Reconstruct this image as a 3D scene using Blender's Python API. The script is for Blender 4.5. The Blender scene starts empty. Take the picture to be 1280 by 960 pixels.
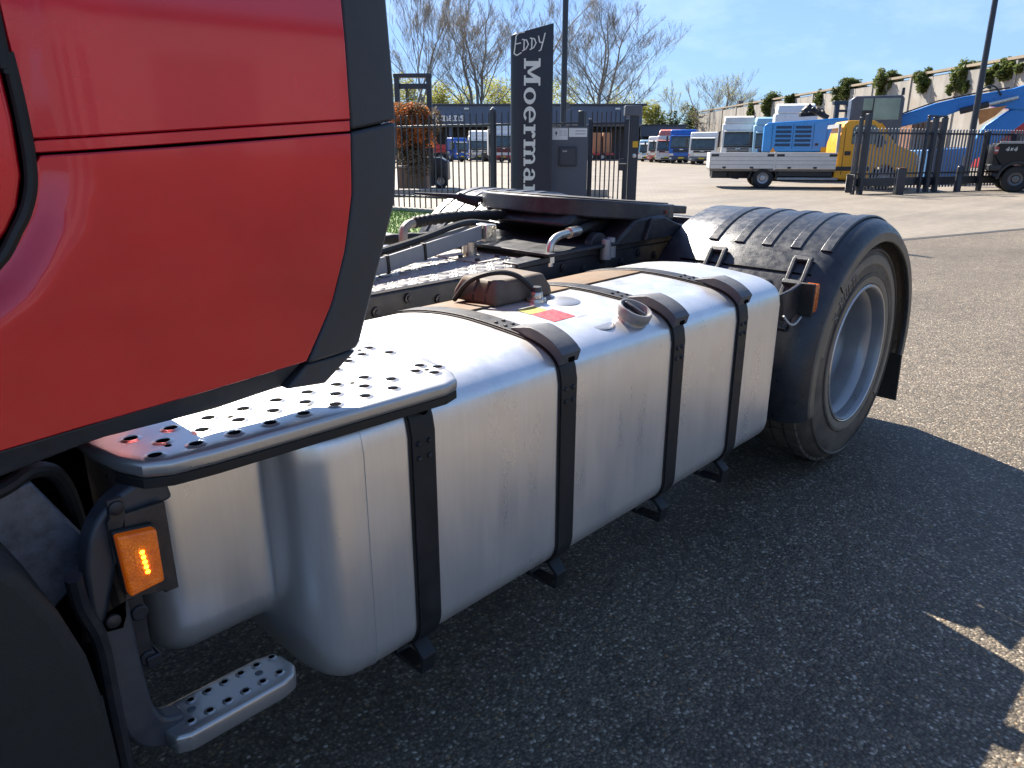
import bpy, math, random
from mathutils import Vector as V, Matrix as M
import numpy as np
S = bpy.context.scene
COL = S.collection
# ------------------------------------------------------------------ camera, sky, sun, exposure
PX, PY, FPX = 1280, 960, 940.0
YAW = math.radians(43.733)
CAM_H = 1.409                      # eye height above the yard
HORIZON = 185.0                    # image row of the level horizon
def cam_matrix(h, hor):
    th = math.atan((480 - hor) / FPX)
    c, s = math.cos(th), math.sin(th)
    F = V((math.cos(YAW), math.sin(YAW), 0)); R = V((math.sin(YAW), -math.cos(YAW), 0))
    fw = F * c + V((0, 0, -s)); up = V((0, 0, c)) + F * s
    m = M((R, up, -fw)).transposed().to_4x4()
    m.translation = (0, 0, h)
    return m, th, F, R
CM, TH, FWD, RGT = cam_matrix(CAM_H, HORIZON)
CM1, _, _, _ = cam_matrix(1.47, 160.0)     # the tractor's own frame leans a little against the yard
TRUCK_M = CM @ CM1.inverted()
cd = bpy.data.cameras.new('camera'); cam = bpy.data.objects.new('camera', cd); COL.objects.link(cam)
cam.matrix_world = CM
cd.sensor_width = 36; cd.lens = 36 * FPX / PX; cd.clip_start = .05; cd.clip_end = 2000
S.camera = cam
SUN_EL = math.radians(40.8); SUN_AZ = math.radians(70.3)      # azimuth from +X towards +Y
SD = V((math.cos(SUN_EL) * math.cos(SUN_AZ), math.cos(SUN_EL) * math.sin(SUN_AZ), math.sin(SUN_EL)))
w = bpy.data.worlds.new('World'); S.world = w; w.use_nodes = True
nt = w.node_tree; nt.nodes.clear()
sky = nt.nodes.new('ShaderNodeTexSky'); sky.sky_type = 'NISHITA'; sky.sun_disc = False
sky.sun_elevation = SUN_EL; sky.sun_rotation = math.pi / 2 - SUN_AZ
sky.altitude = 20; sky.air_density = 1.2; sky.dust_density = .25; sky.ozone_density = 2.5
bg = nt.nodes.new('ShaderNodeBackground'); bg.inputs[1].default_value = .075
wo = nt.nodes.new('ShaderNodeOutputWorld')
# faint high cirrus laid over the sky
tc = nt.nodes.new('ShaderNodeTexCoord'); mp = nt.nodes.new('ShaderNodeMapping'); mp.inputs['Scale'].default_value = (1.2, 3.2, 7)
mp.inputs['Rotation'].default_value = (0, .15, .5)
no = nt.nodes.new('ShaderNodeTexNoise'); no.inputs['Scale'].default_value = 2.2; no.inputs['Detail'].default_value = 7; no.inputs['Roughness'].default_value = .62
rp = nt.nodes.new('ShaderNodeValToRGB'); rp.color_ramp.elements[0].position = .5; rp.color_ramp.elements[1].position = .95
rp.color_ramp.elements[1].color = (.28, .28, .28, 1)
mx = nt.nodes.new('ShaderNodeMix'); mx.data_type = 'RGBA'; mx.inputs['B'].default_value = (6.5, 7.2, 8, 1)
# soft shoulder on the sky's brightness, the whole dome alike
sg = nt.nodes.new('ShaderNodeVectorMath'); sg.operation = 'SCALE'; sg.inputs['Scale'].default_value = 1
sa = nt.nodes.new('ShaderNodeVectorMath'); sa.operation = 'MULTIPLY_ADD'; sa.inputs[1].default_value = (.30, .17, .07); sa.inputs[2].default_value = (1, 1, 1)
sd = nt.nodes.new('ShaderNodeVectorMath'); sd.operation = 'DIVIDE'
st_ = nt.nodes.new('ShaderNodeVectorMath'); st_.operation = 'MULTIPLY'; st_.inputs[1].default_value = (.92, .98, 1.04)
L = nt.links.new
L(tc.outputs['Generated'], mp.inputs[0]); L(mp.outputs[0], no.inputs['Vector']); L(no.outputs['Fac'], rp.inputs[0])
L(rp.outputs[0], mx.inputs['Factor']); L(sky.outputs[0], sg.inputs[0])
L(sg.outputs[0], sd.inputs[0]); L(sg.outputs[0], sa.inputs[0]); L(sa.outputs[0], sd.inputs[1]); L(sd.outputs[0], st_.inputs[0]); L(st_.outputs[0], mx.inputs['A']); L(mx.outputs['Result'], bg.inputs[0]); L(bg.outputs[0], wo.inputs[0])
ld = bpy.data.lights.new('sun', 'SUN'); ld.energy = 4.4; ld.angle = math.radians(.5); ld.color = (1, .92, .81)
sun = bpy.data.objects.new('sun', ld); COL.objects.link(sun)
sun.rotation_euler = SD.to_track_quat('Z', 'Y').to_euler(); sun.location = (0, 0, 30)
S.view_settings.view_transform = 'Standard'; S.view_settings.look = 'None'; S.view_settings.gamma = 1
S.view_settings.exposure = 1.65
S.view_settings.use_curve_mapping = False
S.render.engine = 'CYCLES'; S.cycles.max_bounces = 6; S.cycles.transparent_max_bounces = 8
S.cycles.caustics_reflective = False; S.cycles.caustics_refractive = False
# ------------------------------------------------------------------ placing: pixel column + distance -> a point of the yard
CT, ST = math.cos(TH), math.sin(TH)
def at(u, D, z=0):                 # point at forward distance D seen along image column u (at the horizon)
    p = FWD * D + RGT * (D * CT * (u - 640) / FPX); return V((p.x, p.y, z))
def zat(v, D):                     # height seen on row v at distance D
    y = (v - 480) / FPX; return CAM_H - D * (ST + y * CT) / (CT - y * ST)
def dist(v):                       # distance of the ground seen on row v
    y = (v - 480) / FPX; return CAM_H * (CT - y * ST) / (ST + y * CT)
FACE = YAW - math.pi / 2           # rotz of a thing whose +x runs to the right of the view and +y away
# ------------------------------------------------------------------ materials
def lin(h):
    h = h.lstrip('#'); c = [int(h[i:i + 2], 16) / 255 for i in (0, 2, 4)]
    return tuple(x / 12.92 if x <= .04045 else ((x + .055) / 1.055) ** 2.4 for x in c) + (1,)
MATS = {}
def mat(name, col, rough=.5, metal=0, var=.15, scale=6, bump=0, bscale=80, coat=0, emit=None, es=1, dust=None, dscale=3, damt=.5, spec=.5, rvar=.12, stretch=(1, 1, 1), trans=0):
    if name in MATS: return MATS[name]
    m = bpy.data.materials.new(name); m.use_nodes = True; t = m.node_tree; b = t.nodes['Principled BSDF']; l = t.links.new
    if isinstance(col, str): col = lin(col)
    if len(col) == 3: col = tuple(col) + (1,)
    tc = t.nodes.new('ShaderNodeTexCoord'); mp = t.nodes.new('ShaderNodeMapping'); mp.inputs['Scale'].default_value = stretch
    l(tc.outputs['Object'], mp.inputs[0])
    n = t.nodes.new('ShaderNodeTexNoise'); n.inputs['Scale'].default_value = scale; n.inputs['Detail'].default_value = 6; n.inputs['Roughness'].default_value = .6
    l(mp.outputs[0], n.inputs['Vector'])
    r = t.nodes.new('ShaderNodeMapRange'); r.inputs[1].default_value = .3; r.inputs[2].default_value = .7; r.inputs[3].default_value = 1 - var; r.inputs[4].default_value = 1 + var
    l(n.outputs['Fac'], r.inputs[0])
    k = t.nodes.new('ShaderNodeVectorMath'); k.operation = 'SCALE'; k.inputs[0].default_value = col[:3]; l(r.outputs[0], k.inputs['Scale'])
    out = k.outputs[0]
    if dust:
        n2 = t.nodes.new('ShaderNodeTexNoise'); n2.inputs['Scale'].default_value = dscale; n2.inputs['Detail'].default_value = 8; n2.inputs['Roughness'].default_value = .7
        l(tc.outputs['Object'], n2.inputs['Vector'])
        r2 = t.nodes.new('ShaderNodeMapRange'); r2.inputs[1].default_value = .45; r2.inputs[2].default_value = .75; r2.inputs[4].default_value = damt; l(n2.outputs['Fac'], r2.inputs[0])
        mi = t.nodes.new('ShaderNodeMix'); mi.data_type = 'RGBA'; l(r2.outputs[0], mi.inputs['Factor']); l(out, mi.inputs['A'])
        mi.inputs['B'].default_value = lin(dust) if isinstance(dust, str) else tuple(dust) + (1,); out = mi.outputs['Result']
    l(out, b.inputs['Base Color'])
    rr = t.nodes.new('ShaderNodeMapRange'); rr.inputs[1].default_value = .3; rr.inputs[2].default_value = .7
    rr.inputs[3].default_value = max(.02, rough - rvar); rr.inputs[4].default_value = min(1, rough + rvar); l(n.outputs['Fac'], rr.inputs[0]); l(rr.outputs[0], b.inputs['Roughness'])
    b.inputs['Metallic'].default_value = metal; b.inputs['Specular IOR Level'].default_value = spec
    if coat: b.inputs['Coat Weight'].default_value = coat; b.inputs['Coat Roughness'].default_value = .06
    if trans: b.inputs['Transmission Weight'].default_value = trans
    if bump:
        n3 = t.nodes.new('ShaderNodeTexNoise'); n3.inputs['Scale'].default_value = bscale; n3.inputs['Detail'].default_value = 4; l(mp.outputs[0], n3.inputs['Vector'])
        bp = t.nodes.new('ShaderNodeBump'); bp.inputs['Strength'].default_value = bump; bp.inputs['Distance'].default_value = .01; l(n3.outputs['Fac'], bp.inputs['Height']); l(bp.outputs[0], b.inputs['Normal'])
    if emit: b.inputs['Emission Color'].default_value = lin(emit); b.inputs['Emission Strength'].default_value = es
    MATS[name] = m
    return m
# ------------------------------------------------------------------ mesh building
class MB:
    def __init__(s): s.v = []; s.f = []
    def add(s, vs, fs):
        o = len(s.v); s.v += [tuple(p) for p in vs]; s.f += [tuple(i + o for i in f) for f in fs]; return s
    def box(s, x0, x1, y0, y1, z0, z1):
        return s.add([(x0, y0, z0), (x1, y0, z0), (x1, y1, z0), (x0, y1, z0), (x0, y0, z1), (x1, y0, z1), (x1, y1, z1), (x0, y1, z1)],
                     [(0, 3, 2, 1), (4, 5, 6, 7), (0, 1, 5, 4), (1, 2, 6, 5), (2, 3, 7, 6), (3, 0, 4, 7)])
    def beam(s, p0, p1, w, h, up=V((0, 0, 1))):
        p0, p1 = V(p0), V(p1); d = (p1 - p0).normalized(); up = V(up)
        if abs(d.dot(up)) > .97: up = V((0, 1, 0)) if abs(d.y) < .9 else V((1, 0, 0))
        sx = d.cross(up).normalized() * w / 2; sy = sx.cross(d).normalized() * h / 2
        vs = [p + a * sx + b * sy for p in (p0, p1) for a, b in ((-1, -1), (1, -1), (1, 1), (-1, 1))]
        return s.add(vs, [(0, 1, 2, 3), (7, 6, 5, 4), (0, 4, 5, 1), (1, 5, 6, 2), (2, 6, 7, 3), (3, 7, 4, 0)])
    def tube(s, pts, r, n=8, caps=True):
        pts = [V(p) for p in pts]; m = len(pts); rs = r if isinstance(r, (list, tuple)) else [r] * m
        d0 = (pts[1] - pts[0]).normalized(); a = d0.orthogonal().normalized(); vs = []
        for i, p in enumerate(pts):
            d = (pts[min(i + 1, m - 1)] - pts[max(i - 1, 0)]).normalized()
            a = (a - d * a.dot(d)).normalized(); b = d.cross(a)
            vs += [p + (a * math.cos(2 * math.pi * k / n) + b * math.sin(2 * math.pi * k / n)) * rs[i] for k in range(n)]
        fs = [(i * n + k, i * n + (k + 1) % n, (i + 1) * n + (k + 1) % n, (i + 1) * n + k) for i in range(m - 1) for k in range(n)]
        if caps: fs += [tuple(range(n))[::-1], tuple(range((m - 1) * n, m * n))]
        return s.add(vs, fs)
    def cyl(s, p0, p1, r, n=16, r1=None): return s.tube([p0, p1], [r, r if r1 is None else r1], n)
    def prism(s, poly, ax, t0, t1):
        # poly (a,b): ax 'y' -> (x,z), 'x' -> (y,z), 'z' -> (x,y)
        g = {'y': lambda a, b, t: (a, t, b), 'x': lambda a, b, t: (t, a, b), 'z': lambda a, b, t: (a, b, t)}[ax]; n = len(poly)
        vs = [g(a, b, t0) for a, b in poly] + [g(a, b, t1) for a, b in poly]
        fs = [tuple(range(n)), tuple(range(2 * n - 1, n - 1, -1))] + [(i, i + n, (i + 1) % n + n, (i + 1) % n) for i in range(n)]
        return s.add(vs, fs)
    def lathe(s, prof, o, ax=(0, 0, 1), n=32, a0=0, a1=2 * math.pi, close=False):
        o = V(o); ax = V(ax).normalized(); e1 = ax.orthogonal().normalized()
        if abs(ax.y) > .9: e1 = V((1, 0, 0))
        e2 = ax.cross(e1); full = abs(a1 - a0 - 2 * math.pi) < 1e-6; k = n if full else n + 1; m = len(prof); vs = []
        for j in range(k):
            a = a0 + (a1 - a0) * j / n; d = e1 * math.cos(a) + e2 * math.sin(a)
            vs += [o + d * r + ax * t for r, t in prof]
        fs = []
        for j in range(n):
            j2 = (j + 1) % k
            for i in range(m - 1 if not close else m): i2 = (i + 1) % m; fs.append((j * m + i, j * m + i2, j2 * m + i2, j2 * m + i))
        if close and not full: fs += [tuple(range(m)), tuple(range((k - 1) * m, k * m))[::-1]]
        return s.add(vs, fs)
    def loft(s, rings, caps=True, closed=True):
        n = len(rings[0]); vs = [p for r in rings for p in r]; fs = []
        for i in range(len(rings) - 1):
            for k in range(n if closed else n - 1): fs.append((i * n + k, i * n + (k + 1) % n, (i + 1) * n + (k + 1) % n, (i + 1) * n + k))
        if caps: fs += [tuple(range(n))[::-1], tuple(range((len(rings) - 1) * n, len(rings) * n))]
        return s.add(vs, fs)
    def quad(s, a, b, c, d): return s.add([a, b, c, d], [(0, 1, 2, 3)])
    def xf(s, m): s.v = [tuple(m @ V(p)) for p in s.v]; return s
    def build(s, name, m=None, parent=None, bevel=0, seg=2, ang=35, solid=0, nofix=False):
        off = V((0, 0, 0))
        r = parent
        while r is not None and r.parent is not None: r = r.parent
        if r is not None and r.name in OFF: off = OFF[r.name]
        me = bpy.data.meshes.new(name); me.from_pydata([tuple(V(p) - off) for p in s.v], [], s.f)
        if not nofix:
            import bmesh
            bm = bmesh.new(); bm.from_mesh(me); bmesh.ops.recalc_face_normals(bm, faces=bm.faces); bm.to_mesh(me); bm.free()
        me.shade_smooth(); me.set_sharp_from_angle(angle=math.radians(ang))
        if m: me.materials.append(m)
        o = bpy.data.objects.new(name, me); COL.objects.link(o)
        if parent is not None: o.parent = parent
        if solid: sm = o.modifiers.new('solid', 'SOLIDIFY'); sm.thickness = solid; sm.offset = 0
        if bevel:
            bv = o.modifiers.new('bevel', 'BEVEL'); bv.width = bevel; bv.segments = seg; bv.limit_method = 'ANGLE'; bv.angle_limit = math.radians(38); bv.harden_normals = False
        return o
OFF = {}
def tag(o, label=None, cat=None, group=None, kind=None):
    if label: o['label'] = label
    if cat: o['category'] = cat
    if group: o['group'] = group
    if kind: o['kind'] = kind
    return o
def thing(name, label, cat, loc=(0, 0, 0), rz=0, group=None):
    o = bpy.data.objects.new(name, None); COL.objects.link(o); o.location = loc; o.rotation_euler = (0, 0, rz); o.empty_display_size = .3
    return tag(o, label, cat, group)
def share(src, parent, name=None, mtx=None):      # another piece with the same mesh
    o = src.copy(); COL.objects.link(o); o.parent = parent
    if mtx is not None: o.matrix_local = mtx
    return o
def copy_tree(o, parent=None):
    c = o.copy(); COL.objects.link(c); c.parent = parent
    for ch in list(o.children): copy_tree(ch, c)
    return c
def arc(cx, cy, r, a0, a1, n): return [(cx + r * math.cos(math.radians(a0 + (a1 - a0) * i / n)), cy + r * math.sin(math.radians(a0 + (a1 - a0) * i / n))) for i in range(n + 1)]
def smooth_path(pts, n=6):
    P = [V(p) for p in pts]; P = [P[0] * 2 - P[1]] + P + [P[-1] * 2 - P[-2]]; out = []
    for i in range(1, len(P) - 2):
        for k in range(n):
            t = k / n; a, b, c, d = P[i - 1:i + 3]
            out.append(.5 * ((2 * b) + (c - a) * t + (2 * a - 5 * b + 4 * c - d) * t * t + (3 * b - a - 3 * c + d) * t ** 3))
    out.append(P[-2]); return out
def baked(o):                       # apply modifiers of a built object
    dg = bpy.context.evaluated_depsgraph_get(); me = bpy.data.meshes.new_from_object(o.evaluated_get(dg)); o.modifiers.clear(); o.data = me; return o
def cut(o, cutter):                 # subtract a mesh object, then drop it
    md = o.modifiers.new('holes', 'BOOLEAN'); md.object = cutter; md.operation = 'DIFFERENCE'; md.solver = 'EXACT'; md.use_self = True
    bpy.context.view_layer.update(); baked(o); bpy.data.objects.remove(cutter)
    o.data.shade_smooth(); o.data.set_sharp_from_angle(angle=math.radians(35)); return o
# letters: slab serif faces made of flat pieces, cap height 1
def ring(cx, cy, rx, ry, ix, iy, a0=0, a1=360, n=18):
    q = []
    for i in range(n):
        a, b = [math.radians(a0 + (a1 - a0) * (i + k) / n) for k in (0, 1)]
        q.append([(cx + rx * math.cos(a), cy + ry * math.sin(a)), (cx + rx * math.cos(b), cy + ry * math.sin(b)), (cx + ix * math.cos(b), cy + iy * math.sin(b)), (cx + ix * math.cos(a), cy + iy * math.sin(a))])
    return q
def rc(a, b, c, d): return [[(a, b), (c, b), (c, d), (a, d)]]
GL = {
 'M': (1.2, rc(.12, 0, .34, 1) + rc(.86, 0, 1.08, 1) + [[(.12, 1), (.36, 1), (.66, .22), (.54, .22)], [(.84, 1), (1.08, 1), (.66, .22), (.54, .22)]] + rc(0, 0, .46, .11) + rc(.74, 0, 1.2, .11) + rc(0, .89, .3, 1) + rc(.9, .89, 1.2, 1)),
 'o': (.78, ring(.39, .36, .38, .375, .18, .27)),
 'e': (.76, ring(.38, .36, .37, .375, .18, .27, 0, 318, 20) + rc(.14, .32, .74, .41)),
 'r': (.62, rc(.1, 0, .3, .72) + rc(0, 0, .44, .1) + rc(0, .62, .2, .72) + ring(.46, .44, .2, .29, .07, .17, 20, 170, 8) + ring(.53, .6, .1, .1, 0, 0, 0, 360, 10)),
 'm': (1.24, rc(.1, 0, .3, .72) + rc(0, 0, .42, .1) + rc(0, .62, .2, .72) + rc(.52, 0, .72, .46) + rc(.46, 0, .8, .1) + rc(.94, 0, 1.14, .46) + rc(.86, 0, 1.24, .1) + ring(.46, .45, .26, .28, .13, .17, 0, 150, 10) + ring(.88, .45, .26, .28, .13, .17, 0, 150, 10)),
 'a': (.74, ring(.33, .45, .28, .28, .1, .19, 0, 165, 10) + rc(.41, .08, .61, .46) + rc(.5, 0, .74, .1) + ring(.31, .21, .29, .22, .12, .12)),
 'n': (.84, rc(.1, 0, .3, .72) + rc(0, 0, .42, .1) + rc(0, .62, .2, .72) + rc(.54, 0, .74, .46) + rc(.46, 0, .84, .1) + ring(.47, .44, .27, .29, .14, .18, 0, 150, 10)),
 's': (.62, ring(.31, .53, .26, .2, .08, .1, 20, 270, 12) + ring(.31, .2, .28, .21, .1, .11, -160, 90, 12)),
}
def word(txt, h, gap=.06):
    out = []; x = 0
    for ch in txt:
        wd, ps = GL[ch]; out.append([[((x + a) * h, b * h) for a, b in p] for p in ps]); x += wd + gap
    return out, (x - gap) * h
# ================================================================== THE TRACTOR UNIT
# frame: x rearwards, y inwards from the kerb side, z up (metres)
PAINT = mat('red_paint', (.62, .002, .016), .24, .42, .18, 2.0, coat=1, rvar=.07, bump=.09, bscale=2.4)
PLAST = mat('black_plastic', (.040, .044, .050), .46, 0, .15, 40, bump=.12, bscale=600)
DKPL = mat('grained_plastic', (.018, .02, .018), .62, 0, .2, 30, bump=.25, bscale=500)
RUB = mat('rubber', (.012, .012, .012), .6, 0, .25, 20)
STEELB = mat('black_steel', (.016, .018, .021), .5, 0, .25, 25, dust=(.05, .048, .045), dscale=9, damt=.3, spec=.35)
FRAMEM = mat('chassis_paint', (.016, .019, .026), .45, .1, .3, 12, dust=(.14, .12, .10), dscale=14, damt=.35)
def alu(name, base=.85, rough=.30, streak=(3, 3, .6)):
    m = mat(name, (base, base * .985, base * .955), rough, .72, .05, 5, rvar=.05, stretch=streak, bump=.006, bscale=90)
    t = m.node_tree; b = t.nodes['Principled BSDF']; l = t.links.new
    # oxide smudges, streaks and fine scratches
    tc = t.nodes.new('ShaderNodeTexCoord')
    n = t.nodes.new('ShaderNodeTexNoise'); n.inputs['Scale'].default_value = 3.0; n.inputs['Detail'].default_value = 4; n.inputs['Roughness'].default_value = .5; n.inputs['Distortion'].default_value = .2
    l(tc.outputs['Object'], n.inputs['Vector'])
    r = t.nodes.new('ShaderNodeMapRange'); r.inputs[1].default_value = .42; r.inputs[2].default_value = .80; r.inputs[4].default_value = .5; l(n.outputs['Fac'], r.inputs[0])
    mp = t.nodes.new('ShaderNodeMapping'); mp.inputs['Scale'].default_value = (70, 70, 1.6); l(tc.outputs['Object'], mp.inputs[0])
    n2 = t.nodes.new('ShaderNodeTexNoise'); n2.inputs['Scale'].default_value = 1.5; n2.inputs['Detail'].default_value = 3; l(mp.outputs[0], n2.inputs['Vector'])
    r2 = t.nodes.new('ShaderNodeMapRange'); r2.inputs[1].default_value = .35; r2.inputs[2].default_value = .75; r2.inputs[3].default_value = .972; r2.inputs[4].default_value = 1.02; l(n2.outputs['Fac'], r2.inputs[0])
    src = b.inputs['Base Color'].links[0].from_socket
    mi = t.nodes.new('ShaderNodeMix'); mi.data_type = 'RGBA'; l(r.outputs[0], mi.inputs['Factor']); l(src, mi.inputs['A']); mi.inputs['B'].default_value = (base * .74, base * .74, base * .73, 1)
    k = t.nodes.new('ShaderNodeVectorMath'); k.operation = 'SCALE'; l(mi.outputs['Result'], k.inputs[0]); l(r2.outputs[0], k.inputs['Scale']); l(k.outputs[0], b.inputs['Base Color'])
    rs = b.inputs['Roughness'].links[0].from_socket
    ad = t.nodes.new('ShaderNodeMath'); ad.operation = 'MULTIPLY_ADD'; l(r.outputs[0], ad.inputs[0]); ad.inputs[1].default_value = .14; l(rs, ad.inputs[2]); l(ad.outputs[0], b.inputs['Roughness'])
    return m
ALU = alu('brushed_aluminium'); ALU2 = alu('step_aluminium', .50, .30, (1, 1, 1)); CHECK = mat('checker_aluminium', (.34, .335, .32), .42, .45, .14, 14)
GREYC = mat('cast_grey', (.095, .10, .108), .55, 0, .15, 30, bump=.1, bscale=200)
ZINC = mat('zinc_plated', (.6, .57, .5), .3, .9, .15, 30)
RUST = mat('rusty_plate', (.15, .09, .045), .75, .1, .35, 9, dust=(.21, .165, .11), dscale=6, damt=.7)
GREYP = mat('grey_channel', (.3, .31, .315), .5, 0, .08, 20)
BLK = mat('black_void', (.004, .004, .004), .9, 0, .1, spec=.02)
AMBER = mat('amber_lens', (.62, .16, .004), .2, 0, .35, 60, emit='#ff6a00', es=.05, coat=.6, bump=.5, bscale=260)
AMBER2 = mat('amber_reflector', (.62, .13, .01), .25, 0, .2, 60, coat=.4)
LED = mat('amber_led', (1, .4, .05), .3, emit='#ffa51e', es=4)

OFF['tractor_unit'] = V((1.6, 2.38, 0))
TR = thing('tractor_unit', 'red tractor unit with a silver fuel tank parked in the foreground', 'truck')
TR.matrix_world = TRUCK_M @ M.Translation(OFF['tractor_unit'])
def edge_interp(pts):
    P = [V(p) for p in pts]; d = [0]
    for a, b in zip(P, P[1:]): d.append(d[-1] + (b - a).length)
    def f(t):
        x = t * d[-1]
        for i in range(len(P) - 1):
            if x <= d[i + 1] + 1e-9: return P[i].lerp(P[i + 1], (x - d[i]) / (d[i + 1] - d[i]))
        return P[-1]
    return f
def panel(bot, right, top, left, n, m, yf, thick=.025):
    # Coons patch in (x,z); yf gives the depth; closed solid
    B, R, T, Lf = [edge_interp(c) for c in (bot, right, top, left)]; c00, c10, c01, c11 = B(0), B(1), T(0), T(1); g = []
    for j in range(m + 1):
        v = j / m; row = []
        for i in range(n + 1):
            u = i / n
            p = (1 - v) * B(u) + v * T(u) + (1 - u) * Lf(v) + u * R(v) - ((1 - u) * (1 - v) * c00 + u * (1 - v) * c10 + (1 - u) * v * c01 + u * v * c11)
            row.append((p.x, yf(p.x, p.y), p.y))
        g.append(row)
    b = MB(); N = n + 1
    fr = [p for r in g for p in r]; bk = [(x, y + thick, z) for x, y, z in fr]; K = len(fr); fs = []
    for j in range(m):
        for i in range(n): a = j * N + i; q = (a, a + 1, a + 1 + N, a + N); fs += [q, tuple(x + K for x in q[::-1])]
    bd = [i for i in range(N)] + [j * N + n for j in range(1, m + 1)] + [m * N + i for i in range(n - 1, -1, -1)] + [j * N for j in range(m - 1, 0, -1)]
    for a, c in zip(bd, bd[1:] + bd[:1]): fs.append((a, a + K, c + K, c))
    return b.add(fr + bk, fs)
# ---- cab (out of frame above and ahead, it throws the shade the camera stands in)
cb = MB(); cb.prism([(-1.72, .95), (-1.5, .62), (-1.2, 1.0), (-.1, 1.18), (.55, 1.20), (.60, 1.26), (.62, 3.35), (.4, 3.62), (-1.0, 3.62), (-1.6, 2.2)], 'y', 1.22, 3.54)
CAB = cb.build('cab', PAINT, TR, bevel=.04)
gap = [(.30, 1.62), (.306, 1.56), (.309, 1.48), (.306, 1.411), (.294, 1.371), (.276, 1.341), (.243, 1.298), (.16, 1.245), (-.1, 1.2)]
def gd(x, z): # distance to the door gap line
    best = 9
    for (a, b), (c, d) in zip(gap, gap[1:]):
        q = V((c - a, d - b)); t = max(0, min(1, ((x - a) * q.x + (z - b) * q.y) / q.length_squared)); best = min(best, math.hypot(x - a - t * q.x, z - b - t * q.y))
    return best
def ylow(x, z):
    g = gd(x, z); roll = .020 * math.exp(-(g / .035) ** 2)
    e = 1.150 + roll + .05 * max(0, .22 - (z - 1.04)) ** 2 * 4 - .006 * math.sin(max(0, min(1, (x - .3) / .5)) * math.pi)
    return e
lb = panel([(-.25, 1.03), (.196, 1.05), (.675, 1.075)], [(.675, 1.075), (.734, 1.171), (.771, 1.267), (.793, 1.36), (.799, 1.4615)],
           [(-.25, 1.185), (-.1, 1.208), (.16, 1.253), (.247, 1.305), (.281, 1.345), (.300, 1.38), (.3115, 1.435), (.5, 1.443), (.799, 1.459)][:1] + [(-.1, 1.208), (.16, 1.253), (.247, 1.305), (.281, 1.345), (.300, 1.38), (.3115, 1.4355), (.5, 1.4445), (.799, 1.4615)],
           [(-.25, 1.03), (-.25, 1.185)], 60, 24, ylow)
lb.build('lower_side_panel', PAINT, CAB, bevel=.0025)
def yup(x, z): return 1.150 + .02 * math.exp(-((x - .31) / .035) ** 2) + .012 * max(0, z - 1.6)
ub = panel([(.3135, 1.4557), (.8, 1.4837)], [(.8, 1.4837), (.8, 1.6), (.79, 2.0), (.74, 2.7)], [(.31, 2.7), (.74, 2.7)], [(.3135, 1.4557), (.312, 1.5), (.306, 1.6), (.3, 2.0), (.31, 2.7)], 24, 30, yup)
ub.build('upper_side_panel', PAINT, CAB, bevel=.0025)
sb = panel([(.3125, 1.4385), (.799, 1.4645)], [(.799, 1.4645), (.7995, 1.4825)], [(.3135, 1.4545), (.7995, 1.4825)], [(.3125, 1.4385), (.3135, 1.4545)], 20, 2, lambda x, z: 1.1515 + .02 * math.exp(-((x - .31) / .035) ** 2), .02)
sb.build('seam_strip', PAINT, CAB, bevel=.0015)
db = MB(); dpoly = [(x - .012 if z > 1.3 else x - .006, z + (.012 if z < 1.33 else 0)) for x, z in gap]
db.prism([(x, z) for x, z in [(.288, 2.6)] + [(.288, 1.62)] + dpoly[1:]] + [(-1.0, 1.21), (-1.0, 2.6)], 'y', 1.168, 1.2)
db.build('door', PAINT, CAB, bevel=.008, seg=3)
sl = MB(); sl.tube(smooth_path([(x - .001, 1.172, z) for x, z in [(.30, 2.6)] + gap], 4), .0085, 8); sl.build('door_seal', RUB, CAB)
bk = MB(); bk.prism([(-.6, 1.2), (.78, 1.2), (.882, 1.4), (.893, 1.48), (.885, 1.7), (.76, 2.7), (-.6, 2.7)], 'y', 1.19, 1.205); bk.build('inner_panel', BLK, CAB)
# black rear fairing: upper, lower, and foot piece
def yfr(x, z): return 1.152 + .22 * max(0, x - (.80 if z > 1.35 else .68 + (z - 1.07) * .43)) ** 2 * 4
fl = [(.677, 1.07), (.736, 1.171), (.773, 1.267), (.795, 1.36), (.801, 1.4635)]
fr = [(.787, 1.074), (.797, 1.083), (.831, 1.17), (.865, 1.257), (.897, 1.342), (.906, 1.428), (.9075, 1.481)]
panel([(.677, 1.07), (.787, 1.074)], fr, [(.801, 1.4635), (.9075, 1.481)], fl, 10, 24, yfr, .03).build('lower_fairing', PLAST, CAB, bevel=.006)
panel([(.801, 1.4665), (.9075, 1.484)], [(.9075, 1.484), (.906, 1.551), (.898, 1.68), (.86, 2.2), (.8, 2.8)], [(.75, 2.8), (.8, 2.8)], [(.801, 1.4665), (.801, 1.6), (.79, 2.0), (.75, 2.8)], 10, 20, yfr, .03).build('upper_fairing', PLAST, CAB, bevel=.006)
panel([(.634, 1.031), (.712, 1.023)], [(.712, 1.023), (.785, 1.072)], [(.678, 1.068), (.785, 1.072)], [(.634, 1.031), (.678, 1.068)], 4, 4, lambda x, z: 1.158, .03).build('fairing_foot', PLAST, CAB, bevel=.004)
MB().prism([(.5, 1.025), (.70, 1.027), (.77, 1.075), (.69, 1.12), (.5, 1.1)], 'y', 1.192, 1.204).build('foot_backing', BLK, CAB)
panel([(-.25, .985), (.195, 1.0), (.325, 1.02), (.42, 1.018), (.512, 1.017), (.6315, 1.0265)], [(.6315, 1.031), (.672, 1.071)], [(-.25, 1.027), (.196, 1.046), (.672, 1.071)], [(-.25, .985), (-.25, 1.027)], 30, 4, lambda x, z: 1.172 + (1.05 - z) * .35, .03).build('sill_trim', PLAST, CAB, bevel=.004)
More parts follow.
